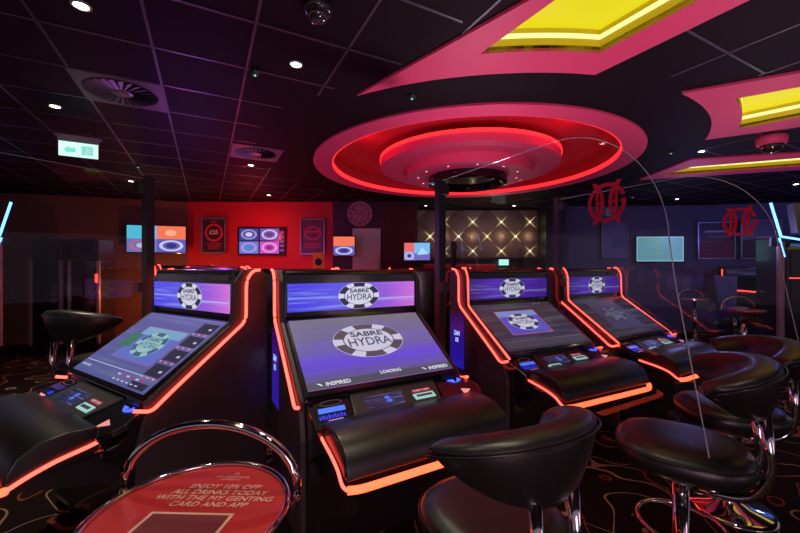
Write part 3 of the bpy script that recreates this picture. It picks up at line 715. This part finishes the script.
MB().lathe([(0, 0.72), (0.20, 0.71), (0.235, 0.68), (0.235, 0.64), (0.19, 0.61), (0, 0.61)], n=32).build('seat', _m['blue_grey_leather'], t, smooth=True)
MB().lathe([(0.03, 0.61), (0.03, 0.04)], n=16).build('column', chrome, t, smooth=True)
MB().lathe([(0, 0.05), (0.05, 0.045), (0.21, 0.015), (0.215, 0)], n=32).build('base', chrome, t, smooth=True)

# ---------------------------------------------------------------- round drinks tables with chrome hoop
red_print = mat('red_printed_top', (0.62, 0.035, 0.045, 1), 0.3, vary=0.03, spec=0.4)
pale_ink = mat('pale_pink_ink', (0.9, 0.55, 0.45, 1), 0.5, vary=0)
def drinks_table(label, loc, rz, scale=1):
    t = thing('drinks_table', label, 'table', (loc[0], loc[1], 0), rz, 'round drinks tables with chrome hoops', scale)
    H = 0.856; R = 0.242
    tp = MB().lathe([(0, H), (R - 0.008, H), (R - 0.008, H - 0.02), (0, H - 0.02)], n=64).build('table_top', red_print, t)
    Pt = (Vector((0, 0, H + 0.001)), Vx, Vy, Vz)
    MB().poly([(-0.12, -0.20), (0.10, -0.20), (0.115, 0.005), (-0.105, 0.005)], Pt, 0.0006, glow('cream_outline', lin(225, 120, 100), 0.0) if False else pale_ink).poly([(-0.111, -0.20), (0.092, -0.20), (0.106, -0.003), (-0.096, -0.003)], Pt, 0.0012, mat('dark_red_ink', (0.22, 0.03, 0.04, 1), 0.35)).build('printed_card', None, tp)
    tx = MB()
    for i, s in enumerate(['ENJOY 10% OFF', 'ALL DRINKS TODAY', 'WITH THE MY GENTING', 'CARD AND APP']):
        tx.text(s, 0.030 - 0.002 * i, 0.118 - i * 0.027, 0.0285, Pt, 0.0012, pale_ink, sx=1.04, shear=0.22, bold=0)
    for i, s in enumerate(['ENJOY 10% OFF', 'ALL DRINKS TODAY', 'WITH THE MY GENTING', 'CARD AND APP']):
        tx.text(s, 0.0312 - 0.002 * i, 0.1186 - i * 0.027, 0.0285, Pt, 0.0016, pale_ink, sx=1.04, shear=0.22, bold=0)
    tx.text('MY GENTING', 0.03, 0.168, 0.0155, Pt, 0.0012, pale_ink, sx=1.1).text('MEMBERSHIP', 0.03, 0.155, 0.011, Pt, 0.0012, pale_ink)
    o = ell(0.007, 0.007, 12, cx=0.035, cy=0.187); i = ell(0.005, 0.005, 12, cx=0.035, cy=0.187)
    for k in range(12): tx.poly([o[k], o[(k + 1) % 12], i[(k + 1) % 12], i[k]], Pt, 0.0012, pale_ink)
    tx.build('lettering', None, tp)
    MB().tube([(R * math.cos(2 * PI * k / 64), R * math.sin(2 * PI * k / 64), H + 0.004) for k in range(64)], 0.0085, 8, closed=True).build('rim', chrome, t, smooth=True)
    hp = [(-0.254 * math.cos(PI * k / 30), 0.095 + 0.01 * math.sin(PI * k / 30), H + 0.19 * math.sin(PI * k / 30) ** 0.9) for k in range(31)]
    hp = [(-0.24, 0.07, H - 0.02)] + hp + [(0.24, 0.07, H - 0.02)]
    MB().tube(hp, 0.0125, 12).build('hoop', chrome, t, smooth=True)
    MB().lathe([(0.035, H - 0.02), (0.035, 0.09)], n=24).build('column', chrome, t, smooth=True)
    MB().lathe([(0.035, 0.10), (0.06, 0.085), (0.13, 0.05), (0.21, 0.03), (0.235, 0.012), (0.235, 0)], n=48).build('base', chrome, t, smooth=True)
    return t
T1 = drinks_table('round red-topped drinks table printed with a 10% off drinks offer, chrome hoop, in the foreground', (-0.545, 0.965), RD(-2))
copy_tree(T1, (5.09, 5.5, 0), RD(0), 'distant drinks table with chrome hoop in front of the high-backed chair', 'round drinks tables with chrome hoops', 1.0)
copy_tree(T1, (5.75, 7.25, 0), RD(0), 'furthest drinks table with chrome hoop below the wall television', 'round drinks tables with chrome hoops', 1.0)

# ---------------------------------------------------------------- ceiling fittings
warm = glow('downlight_bulb', (1.0, 0.86, 0.62, 1), 22)
def downlight(u, v, label, e=28, z=CZ):
    Y = 1.40 * F / (266.5 - v); X = (u - 400) / F * Y
    t = thing('downlight', label, 'light', (X, Y, z), group='small ceiling downlights')
    MB().lathe([(0.048, 0), (0.048, -0.006), (0.036, -0.008), (0.034, -0.002)], n=24).build('rim', mat('white_rim', (0.3, 0.28, 0.28, 1), 0.4), t)
    MB().lathe([(0, -0.004), (0.033, -0.004), (0.033, -0.001)], n=20).build('bulb', warm, t)
    if e: lamp('downlight_beam', 'SPOT', (X, Y, z - 0.03), e, (1, 0.82, 0.6), 0.03, (0, 0, 0), 1.75, 0.8)
for u, v, l, e in [(81, 5, 'lit downlight at the top left corner of the ceiling, nearest the viewer', 40), (55, 106, 'lit downlight just above the hanging exit sign', 130),
                (296, 64, 'bright downlight in the middle of the ceiling left of the crimson raft', 45), (251, 165, 'small downlight below the small round ceiling vent', 25),
                (269, 195, 'tiny far downlight close to the red wall', 20), (131, 181, 'tiny downlight beside the left partition post', 20),
                (702, 151, 'downlight between the ring feature and the narrow far raft', 25), (677, 199, 'far downlight above the wall television', 20), (796, 184, 'downlight in the blue-lit ceiling at the right edge', 10),
                (426, 205.5, 'tiny downlight at the left end above the quilted wall', 6), (514, 205.5, 'tiny downlight at the right end above the quilted wall', 6)]:
    downlight(u, v, l, e)
for x, y, e in ((0.45, 0.35, 22), (1.9, 1.2, 14), (-0.7, 0.3, 26), (0.15, 1.0, 30), (-3.5, 4.5, 60)):  # extra unseen beams put in for leather sheen and the left carpet
    lamp('downlight_beam', 'SPOT', (x, y, 2.88), e, (1, 0.85, 0.65), 0.07, (0, 0, 0), 1.6, 0.8)

def vent(u, v, R, label):
    Y = 1.40 * F / (266.5 - v); X = (u - 400) / F * Y
    t = thing('ceiling_vent', label, 'vent', (X, Y, CZ), RD(27.6), group='round swirl ceiling vents')
    MB().box(-0.28 if R < .3 else -.285, 0.285, -0.285, 0.285, -0.008, -0.001).build('tile_plate', mat('vent_plate', (0.10, 0.09, 0.11, 1), 0.45), t)
    MB().lathe([(0, -0.010), (R * 0.93, -0.010), (R * 0.93, -0.008)], n=48).build('dark_core', mat('vent_dark', (0.004, 0.004, 0.004, 1), 0.8), t)
    b = MB()
    for k in range(26):
        th = 2 * PI * k / 26; c_, s_ = math.cos(th), math.sin(th)
        r0, r1 = R * 0.28, R * 0.92; w0, w1 = R * 0.018, R * 0.062
        b.add([(r0 * c_ - w0 * s_, r0 * s_ + w0 * c_, -0.012), (r0 * c_ + w0 * s_, r0 * s_ - w0 * c_, -0.017), (r1 * c_ + w1 * s_, r1 * s_ - w1 * c_, -0.022), (r1 * c_ - w1 * s_, r1 * s_ + w1 * c_, -0.012)], [(0, 1, 2, 3)])
    b.lathe([(0, -0.02), (R * 0.2, -0.02), (R * 0.28, -0.012)], n=20)
    b.build('blades', mat('vent_blades', (0.13, 0.12, 0.14, 1), 0.4), t)
vent(122, 92, 0.265, 'large round swirl vent in the ceiling above the left terminal')
vent(256, 153, 0.25, 'smaller-looking round swirl vent further back in the ceiling')

# exit signs
t = thing('exit_sign', 'lit white running-man exit sign hanging from the left ceiling', 'exit sign', (-3.13, 3.62, 2.64), RD(30), scale=0.74)
MB().box(-0.24, 0.24, -0.02, 0.02, 0.145, 0.175).build('ceiling_rail', mat('sign_rail', (0.35, 0.2, 0.3, 1), 0.4), t, bevel=0.003)
for x in (-0.16, 0.16): MB().tube([(x, 0, 0.175), (x, 0, 0.345)], 0.006, 6).build('hanger', darkmetal, t)
MB().box(-0.21, 0.21, -0.025, 0.025, 0.085, 0.145).build('housing', mat('sign_housing', (0.3, 0.25, 0.32, 1), 0.4), t, bevel=0.003)
fc = MB().box(-0.20, 0.20, -0.012, 0.012, -0.10, 0.085).build('lit_panel', glow('exit_white', lin(205, 245, 235), 1.2), t)
PE = (Vector((0, -0.0135, 0)), Vx, Vz, Vector((0, -1, 0)))
eg = glow('exit_green', lin(120, 225, 195), 1.1)
MB().poly([(-0.15, -0.02), (-0.10, 0.03), (-0.10, 0.01), (-0.03, 0.01), (-0.03, -0.05), (-0.10, -0.05), (-0.10, -0.07)], PE, 0.0005, eg).rect(0.03, 0.15, -0.07, 0.05, PE, 0.0005, eg).poly([(0.06, -0.06), (0.08, -0.06), (0.10, -0.02), (0.12, -0.05), (0.13, -0.04), (0.10, 0.01), (0.09, 0.035), (0.07, 0.03), (0.08, -0.01)], PE, 0.001, logo_white).build('pictogram', None, fc)
t = thing('exit_sign', 'small far green-white exit sign under the quilted wall', 'exit sign', (2.5, 8.95, 1.6))
MB().box(-0.11, 0.11, -0.03, 0.03, -0.07, 0.07).build('lit_panel', glow('exit_far', lin(170, 250, 230), 1.3), t)
MB().box(-0.12, 0.12, -0.02, 0.03, 0.07, 0.10).build('housing', black_s, t)

def dome_cam(X, Y, label, r=0.075, z=CZ, body=black, k=1):
    t = thing('dome_camera', label, 'security camera', (X, Y, z))
    MB().lathe([(r * 1.3, 0), (r * 1.3, -0.02), (r * 1.25, -0.05 * k), (r * 1.0, -0.06 * k)], n=32).build('housing', body, t, smooth=True)
    MB().lathe([(r, -0.055 * k), (r * 0.93, -0.055 * k - r * 0.4), (r * 0.62, -0.055 * k - r * 0.78), (0, -0.055 * k - r * 0.95)], n=32).build('dome', mat('smoked_dome', (0.03, 0.02, 0.02, 1), 0.05, coat=1), t, smooth=True)
Y = 1.40 * F / (266.5 - 3); dome_cam((318 - 400) / F * Y, Y, 'black dome security camera near the top edge left of the crimson raft', 0.058)
dome_cam(4.0, 4.0, 'dome security camera with reddish housing below the right crimson raft', 0.10, body=raftm, k=1.6)
for u, v, l in [(255, 71, 'tiny smoke detector with a green light left of the raft'), (412, 95, 'tiny smoke detector with a green light between raft and ring'), (138, 165, 'tiny smoke detector with a green light above the left post'), (671, 151, 'tiny smoke detector with a green light beside the right downlight')]:
    Y = 1.40 * F / (266.5 - v); X = (u - 400) / F * Y
    t = thing('smoke_detector', l, 'smoke detector', (X, Y, CZ))
    MB().lathe([(0.035, 0), (0.035, -0.012), (0.025, -0.03), (0, -0.03)], n=20).build('housing', black_s, t)
    MB().lathe([(0.008, -0.03), (0.008, -0.036), (0, -0.036)], n=8).build('indicator', glow('green_led', (0.1, 0.9, 0.4, 1), 1.2), t)

# ---------------------------------------------------------------- televisions and posters
def cell_wheel(mb, P, x0, x1, y0, y1, bg_, ring_, mid):
    mb.rect(x0, x1, y0, y1, P, 0.001, bg_); cx_, cy_ = (x0 + x1) / 2, (y0 + y1) / 2; a, b = (x1 - x0) * 0.42, (y1 - y0) * 0.42
    mb.poly(ell(a, b, 28, cx=cx_, cy=cy_), P, 0.0016, ring_); mb.poly(ell(a * .72, b * .72, 28, cx=cx_, cy=cy_), P, 0.0022, bg_)
    mb.poly(ell(a * .45, b * .45, 20, cx=cx_, cy=cy_), P, 0.0028, mid)
def tv(label, c, wd, ht, yaw, cells, arm=None, name='television'):
    t = thing(name, label, 'television', c, yaw, group='wall and ceiling televisions')
    MB().box(-wd / 2 - .02, wd / 2 + .02, 0, 0.05, -ht / 2 - .02, ht / 2 + .02).build('housing', black, t, bevel=0.006)
    P = (Vector((-wd / 2, -0.001, -ht / 2)), Vx, Vz, Vector((0, -1, 0)))
    m = MB(); cells(m, P, wd, ht); m.build('screen', None, t)
    if arm: MB().box(-0.05, 0.05, 0.05, 0.05 + arm, -0.05, 0.05).build('wall_bracket', black_s, t)
    return t
Gc = lambda n_, r, g_, b, s=1.0: glow(n_, lin(r, g_, b), s)
def tvA(m, P, w_, h):
    m.rect(0, w_ * .33, h * .5, h, P, 0.001, Gc('tv_aqua', 90, 200, 225)); m.rect(w_ * .33, w_ * .5, h * .5, h, P, 0.001, Gc('tv_sky', 130, 170, 235))
    m.rect(w_ * .5, w_, h * .5, h, P, 0.001, Gc('tv_orange', 245, 120, 85)); m.poly(ell(w_ * .1, h * .12, 16, cx=w_ * .74, cy=h * .74), P, 0.0016, Gc('tv_peach', 255, 170, 140))
    cell_wheel(m, P, 0, w_ * .5, 0, h * .5, Gc('tv_bluegrey', 120, 120, 190), Gc('tv_wheel_red', 190, 110, 150), Gc('tv_pale', 200, 200, 235))
    cell_wheel(m, P, w_ * .5, w_, 0, h * .5, Gc('tv_wheel_blue', 95, 90, 185), Gc('tv_pale', 200, 200, 235), Gc('tv_navy', 50, 50, 120))
    m.rect(w_ * .32, w_ * .34, 0, h, P, 0.003, Gc('tv_sky', 130, 170, 235))
def tvB(m, P, w_, h):
    w2 = w_ * .9
    for i, (x, y) in enumerate(((0, h / 2), (w2 / 2, h / 2), (0, 0), (w2 / 2, 0))):
        cell_wheel(m, P, x + .015, x + w2 / 2 - .015, y + .012, y + h / 2 - .012, Gc('tvb_%d' % i, *[(60, 60, 140), (90, 80, 170), (110, 120, 210), (190, 80, 190)][i]), Gc('tvb_ring%d' % i, *[(150, 150, 215), (190, 190, 235), (170, 150, 235), (235, 150, 220)][i]), Gc('tvb_mid%d' % i, *[(200, 200, 240), (60, 60, 120), (60, 140, 200), (140, 40, 120)][i]))
    for k in range(5): m.rect(w2 + .01, w_ - .01, h * .1 + k * h * .17, h * .19 + k * h * .17, P, 0.001, Gc('tvb_list', 120, 60, 140))
def tvC(m, P, w_, h):
    m.rect(0, w_, h * .5, h, P, 0.001, Gc('tv_orange', 245, 120, 85)); cell_wheel(m, P, 0, w_, 0, h * .5, Gc('tv_wheel_blue', 95, 90, 185), Gc('tv_pale', 200, 200, 235), Gc('tv_navy', 50, 50, 120))
def tvD(m, P, w_, h):
    m.rect(0, w_ * .4, h * .5, h, P, 0.001, Gc('tv_coral', 235, 110, 110)); m.rect(w_ * .4, w_, h * .4, h, P, 0.001, Gc('tv_lightblue', 120, 190, 240))
    cell_wheel(m, P, 0, w_ * .4, 0, h * .5, Gc('tv_lav', 150, 150, 220), Gc('tv_pale', 200, 200, 235), Gc('tv_navy', 50, 50, 120)); m.rect(w_ * .4, w_, 0, h * .4, P, 0.001, Gc('tv_violet', 110, 105, 190))
    m.poly([(w_ * .5, h * .3), (w_ * .7, h * .75), (w_ * .95, h * .35)], P, 0.0018, Gc('tv_paleblue', 175, 215, 245))
def tvE(m, P, w_, h):
    mm = gradient_screen('green_blue_broadcast', [(0, lin(105, 165, 175)), (0.45, lin(120, 175, 150)), (1, lin(110, 150, 190))], strength=0.95, streak=0.7, rot=1.3, streak_col=lin(90, 150, 215))
    m.rect(0, w_, 0, h, P, 0.001, mm); e = Gc('tv_edge', 150, 205, 215)
    for q in ((0, w_, 0, .02), (0, w_, h - .02, h), (0, .02, 0, h), (w_ - .02, w_, 0, h)): m.rect(*q, P, 0.002, e)
def at(u, v, Y): return Vector(((u - 400) / F * Y, Y, 1.5 + (266.5 - v) / F * Y))
wa = math.atan2(WL1[1] - WL0[1], WL1[0] - WL0[0])
pA = at(156.8, 239, 7.65); tv('large television with four bright panels on the brown left wall', (pA.x, pA.y, pA.z), 1.05, 0.54, wa, tvA)
pB = at(261.5, 241, 7.99); tv('television showing four purple roulette wheels on the red wall', (pB.x, pB.y, pB.z), 0.98, 0.56, 0, tvB)
pC = at(344, 246, 7.75); tv('small television with orange top half, hanging before the grey door', (pC.x, pC.y, pC.z), 0.44, 0.39, RD(0), tvC, arm=0.26)
pD = at(417, 251.5, 7.75); tv('small television with coral and blue panels beside the maroon slats', (pD.x, pD.y, pD.z), 0.54, 0.36, RD(-9), tvD, arm=0.26)
pE = at(660, 249, 8.43); tv('pale green-blue television on the right slate wall', (pE.x, pE.y, pE.z), 1.03, 0.56, RD(-2.9), tvE, arm=0.05)
for o_, n_ in ((pC, 'c'), (pD, 'd')): pass

def poster(label, u0, v0, u1, v1, Y, yaw, build, cat='poster', fm=None):
    a = at(u0, v0, Y); b = at(u1, v1, Y); wd = (b.x - a.x) / max(0.5, math.cos(yaw)); ht = a.z - b.z
    t = thing('framed_poster', label, cat, ((a.x + b.x) / 2, Y, (a.z + b.z) / 2), yaw, group='framed wall posters')
    f = MB(); fm = fm or frame_g; e = 0.022
    for q in ((-wd / 2, wd / 2, ht / 2 - e, ht / 2), (-wd / 2, wd / 2, -ht / 2, -ht / 2 + e), (-wd / 2, -wd / 2 + e, -ht / 2, ht / 2), (wd / 2 - e, wd / 2, -ht / 2, ht / 2)): f.box(q[0], q[1], -0.03, 0.012, q[2], q[3])
    f.build('frame', fm, t)
    P = (Vector((0, -0.004, 0)), Vx, Vz, Vector((0, -1, 0))); m = MB(); m.rect(-wd / 2, wd / 2, -ht / 2, ht / 2, P, 0, mat('poster_dark', (0.06, 0.008, 0.014, 1), 0.4), thick=0.01)
    build(m, P, wd, ht); m.build('print', None, t)
pr_red = mat('poster_red', (0.6, 0.03, 0.05, 1), 0.4); pr_cream = mat('poster_cream', (0.75, 0.45, 0.4, 1), 0.4); pr_pink = mat('poster_pink', (0.4, 0.05, 0.12, 1), 0.4)
pr_mauve = mat('poster_mauve', (0.12, 0.03, 0.09, 1), 0.4); pr_blue = mat('poster_blue', (0.10, 0.10, 0.25, 1), 0.4); pr_grey = mat('poster_grey', (0.20, 0.18, 0.26, 1), 0.4)
def p1(m, P, w_, h):
    m.poly(ell(w_ * .38, w_ * .38, 30, cy=h * .08), P, 0.001, pr_red); m.poly(ell(w_ * .29, w_ * .29, 30, cy=h * .08), P, 0.002, mat('poster_dark', (0.06, 0.008, 0.014, 1)))
    m.text('£25', 0, h * .09, h * .17, P, 0.003, pr_cream, bold=0.006)
    for k in range(4): m.rect(-w_ * (.3 - .03 * k), w_ * (.3 - .03 * k), -h * (.24 + .05 * k), -h * (.22 + .05 * k), P, 0.002, pr_red)
    m.rect(-w_ * .12, w_ * .12, h * .38, h * .41, P, 0.002, pr_red)
def p2(m, P, w_, h):
    m.rect(-w_ * .45, w_ * .45, -h * .46, h * .46, P, 0.001, pr_mauve); m.poly(ell(w_ * .36, w_ * .3, 30, cy=h * .1), P, 0.002, pr_pink); m.poly(ell(w_ * .26, w_ * .2, 30, cy=h * .1), P, 0.003, pr_mauve)
    m.rect(-w_ * .25, w_ * .25, h * .12, h * .17, P, 0.004, pr_red)
    for k in range(3): m.rect(-w_ * .33, w_ * .33, -h * (.2 + .06 * k), -h * (.17 + .06 * k), P, 0.003, pr_pink)
def p3(m, P, w_, h): m.rect(-w_ * .46, w_ * .46, -h * .47, h * .47, P, 0.001, pr_grey); m.rect(-w_ * .1, w_ * .4, -h * .2, h * .1, P, 0.002, pr_blue)
def p4(m, P, w_, h):
    m.rect(-w_ * .47, w_ * .47, -h * .48, -h * .02, P, 0.001, mat('poster_deepred', (0.30, 0.02, 0.03, 1)))
    m.rect(-w_ * .3, w_ * .35, h * .22, h * .27, P, 0.002, pr_cream); m.rect(-w_ * .2, w_ * .35, h * .08, h * .13, P, 0.002, pr_pink)
    for k in range(3): m.rect(-w_ * .3, w_ * .2, -h * (.12 + .1 * k), -h * (.08 + .1 * k), P, 0.002, mat('poster_dark', (0.06, 0.008, 0.014, 1)))
def p5(m, P, w_, h):
    m.rect(-w_ * .47, w_ * .47, 0, h * .47, P, 0.001, pr_grey); m.rect(-w_ * .4, w_ * .4, -h * .4, -h * .05, P, 0.001, mat('poster_plum', (0.10, 0.02, 0.04, 1)))
    m.rect(-w_ * .1, w_ * .3, h * .02, h * .08, P, 0.002, pr_cream)
poster('silver-framed dark red £25 poster on the left of the red wall', 202, 218, 226, 253, 8.0, 0, p1)
poster('silver-framed mauve poster on the right of the red wall', 300.5, 219, 325, 254.5, 8.0, 0, p2)
poster('faint grey framed poster seen through the clear screen left of the pale television', 601, 223, 627, 258, 8.56, 0, p3, fm=mat('dull_frame', (0.25, 0.24, 0.32, 1), 0.4))
poster('red and black framed poster on the right slate wall', 700, 222, 732, 259, 8.38, RD(-12), p4)
poster('framed poster with pale top half at far right near the slot machine', 744, 220, 777, 259, 8.13, RD(-14), p5)
# orange notice standing on the rear machines
pO = at(318.5, 260.5, 5.6)
t = thing('orange_notice', 'small orange notice with black round emblem below the mauve poster', 'notice', (pO.x, pO.y, pO.z))
MB().box(-0.085, 0.085, 0, 0.02, -0.12, 0.12).build('board', mat('orange_board', (0.95, 0.22, 0.03, 1), 0.5, emit=None), t)
MB().poly(ell(0.055, 0.055, 20, cy=-0.02), (Vector((0, -0.001, 0)), Vx, Vz, Vector((0, -1, 0))), 0.001).build('emblem', black_s, t)
MB().box(-0.01, 0.01, 0.0, 0.02, -pO.z, -0.12).build('stand', black_s, t)

# round wall clock with dark numerals
pK = at(360, 214, 8.0)
t = thing('wall_clock', 'large round mauve wall clock above the grey door', 'clock', (pK.x, 7.99, pK.z))
PK = (Vector((0, -0.03, 0)), Vx, Vz, Vector((0, -1, 0)))
MB().poly(ell(0.27, 0.27, 48), PK, 0, thick=0.03).build('face', mat('clock_face', (0.42, 0.16, 0.25, 1), 0.5), t)
for k, s in enumerate(['12', '1', '2', '3', '4', '5', '6', '7', '8', '9', '10', '11']):
    th = PI / 2 - k * PI / 6; MB().text(s, 0.20 * math.cos(th), 0.20 * math.sin(th), 0.085, PK, 0.003, sx=1, bold=0.003).build('numeral', mat('clock_ink', (0.03, 0.01, 0.02, 1), 0.5), t)
q = MB().poly([(-0.008, -0.02), (0.008, -0.02), (0.10, 0.09), (0.09, 0.10)], PK, 0.006).poly([(-0.006, -0.02), (0.006, -0.02), (-0.12, 0.11), (-0.13, 0.10)], PK, 0.008)
q.build('hands', _m['clock_ink'], t)

# ---------------------------------------------------------------- background furniture
def slot_cabinet(loc, rz, label, wd=0.44, ht=1.86):
    t = thing('slot_machine', label, 'gaming machine', (loc[0], loc[1], 0), rz, group='tall dark slot machines on the left')
    MB().box(-wd / 2, wd / 2, 0, 0.55, 0, ht * 0.86).build('cabinet', black, t, bevel=0.01)
    MB().box(-wd / 2 + .01, wd / 2 - .01, 0.02, 0.5, ht * .87, ht + 0.12).build('top_box', mat('topbox_dim', (0.03, 0.012, 0.012, 1), 0.4), t, bevel=0.01)
    for sx in (-1, 1): MB().box(sx * wd / 2 - .022, sx * wd / 2 + .022, -0.02, 0.03, 0.15, ht * 0.86).build('trim_strip', mat('pink_silver_trim', (0.5, 0.28, 0.33, 1), 0.35, metal=0.6), t, bevel=0.005)
    MB().box(-wd * .38, wd * .38, -0.008, 0, ht * .66, ht * .80).build('upper_glass', black, t)
    MB().box(-wd * .38, wd * .38, -0.008, 0, ht * .42, ht * .62).build('lower_glass', black, t)
    q = MB()
    Pq = (Vector((0, -0.012, 0)), Vx, Vz, Vector((0, -1, 0)))
    for k in range(3):
        o = ell(0.05, 0.05, 18, cx=0.12, cy=0.92 + k * 0.12); i = ell(0.042, 0.042, 18, cx=0.12, cy=0.92 + k * 0.12)
        for j in range(18): q.poly([o[j], o[(j + 1) % 18], i[(j + 1) % 18], i[j]], Pq, 0.0)
        q.poly(ell(0.018, 0.018, 10, cx=0.12, cy=0.92 + k * 0.12), Pq, 0)
    q.build('round_badges', mat('badge_grey', (0.25, 0.22, 0.22, 1), 0.5), t)
    return t
s1 = slot_cabinet((-6.06, 6.36), RD(12), 'tall black slot machine at left, the one further left of a touching pair')
s2 = copy_tree(s1, (-5.51, 6.48, 0), RD(12), 'tall black slot machine at left, nearer the television on the brown wall', 'tall dark slot machines on the left')
MB().tube([(0.20, -0.03, 1.22), (0.20, -0.03, 1.37)], 0.02, 8).build('red_button_light', neon_thin, s2)

# right edge slot machine with blue neon wings
t = thing('slot_machine', 'black slot machine at the right edge with glowing blue angled top lights', 'gaming machine', (5.98, 5.35, 0), RD(-18))
MB().prism([(0, 0), (0.75, 0), (0.75, 1.95), (0.1, 1.95), (0, 1.75)], lambda y, z: Vector((-0.33, y, z)), lambda y, z: Vector((0.40, y, z))).build('cabinet', black, t, bevel=0.015)
MB().box(-0.42, -0.36, -0.03, 0.05, 0.35, 1.86).build('trim_strip', mat('rose_trim', (0.45, 0.28, 0.32, 1), 0.35, metal=0.4), t, bevel=0.006)
MB().box(-0.28, 0.36, -0.012, 0, 1.40, 1.70).build('upper_screen', black, t)
MB().box(-0.28, 0.36, -0.012, 0, 0.95, 1.30).build('lower_screen', black, t)
MB().tube([(-0.30, -0.02, 1.33), (0.16, -0.02, 1.33), (0.22, -0.02, 1.37), (0.36, -0.02, 1.37)], 0.008, 6).build('red_light', neon_thin, t, smooth=True)
wing = MB().prism([(0, 0), (0.20, -0.02), (0.12, 0.42), (-0.06, 0.44)], lambda x, z: Vector((-0.22 + x, -0.05, 1.98 + z)), lambda x, z: Vector((-0.22 + x, 0.10, 1.98 + z))).build('top_wing', mat('wing_grey', (0.14, 0.13, 0.14, 1), 0.35), t, bevel=0.01)
bl = glow('blue_tube', (0.10, 0.30, 1.0, 1), 5)
MB().tube([(-0.52, -0.02, 2.44), (-0.40, -0.02, 1.94)], 0.016, 8).build('blue_neon', bl, t)
MB().tube([(-0.42, -0.02, 1.92), (-0.36, -0.02, 1.64)], 0.013, 8).build('blue_neon', bl, t)
MB().tube([(-0.40, -0.02, 1.94), (-0.08, -0.02, 1.87)], 0.014, 8).build('blue_neon', bl, t)
MB().tube([(0.18, -0.04, 1.9), (0.06, -0.04, 2.36)], 0.014, 8).build('blue_neon', bl, t)
MB().box(-0.50, -0.28, 0.0, 0.06, 1.80, 1.93).build('wing_bracket', black_s, t)

copy_tree(t, (-6.12, 5.15, 0), RD(34), 'black slot machine with blue angled lights at the left edge, standing in for partition reflections').scale = (-1, 1, 1)  # added machine in place of blue reflections in the partition

# gaming cabinet with a red edge line and blue deck lamp, right background
t = thing('slot_machine', 'dark low slot machine with red edge line and blue-white deck light behind the high-backed chair', 'gaming machine', (7.36, 7.93, 0), RD(-25))
MB().prism([(-0.50, 0), (0.30, 0), (0.30, 1.50), (0.02, 1.50), (-0.02, 1.28), (-0.42, 1.0), (-0.50, 0.96)], lambda y, z: Vector((-0.38, y, z)), lambda y, z: Vector((0.42, y, z))).build('cabinet', black, t, bevel=0.01)
MB().tube(round_path([(-0.39, -0.03, 1.44), (-0.39, -0.03, 1.30), (-0.39, -0.44, 1.02), (0.10, -0.53, 0.98)], 0.05, 5), 0.014, 8).build('red_light', neon_thin, t, smooth=True)
MB().tube([(0.05, -0.55, 0.92), (0.24, -0.55, 0.96), (0.34, -0.50, 1.14)], 0.018, 8).build('blue_light', bl, t, smooth=True)
MB().box(-0.30, 0.35, -0.012, 0.03, 1.30, 1.46).build('screen', gradient_screen('dim_violet_screen', [(0, lin(24, 18, 52)), (1, lin(30, 20, 60))], strength=0.8, streak=0.2), t)

# red banquette in front of the quilted wall
t = thing('banquette', 'long low red upholstered banquette below the quilted wall', 'sofa', (0.9, 8.5, 0))
MB().box(-0.35, 1.35, 0.18, 0.34, 0.35, 1.55).build('back', mat('red_upholstery', (0.5, 0.015, 0.02, 1), 0.5), t, bevel=0.03)
MB().box(-0.35, 1.35, -0.35, 0.18, 0.0, 0.48).build('seat', _m['red_upholstery'], t, bevel=0.04)
# bar counter with pale light line
t = thing('bar_counter', 'dark counter with a thin pale light line between the front terminals', 'counter', (0.35, 6.9, 0))
MB().box(-0.45, 0.9, 0, 0.5, 0, 1.12).build('front', black_s, t)
MB().box(-0.5, 0.95, -0.05, 0.55, 1.12, 1.17).build('top', mat('counter_top', (0.08, 0.07, 0.08, 1), 0.3), t, bevel=0.006)
MB().box(0.0, 0.38, -0.012, -0.002, 0.97, 1.02).build('light_line', ledwhite, t)
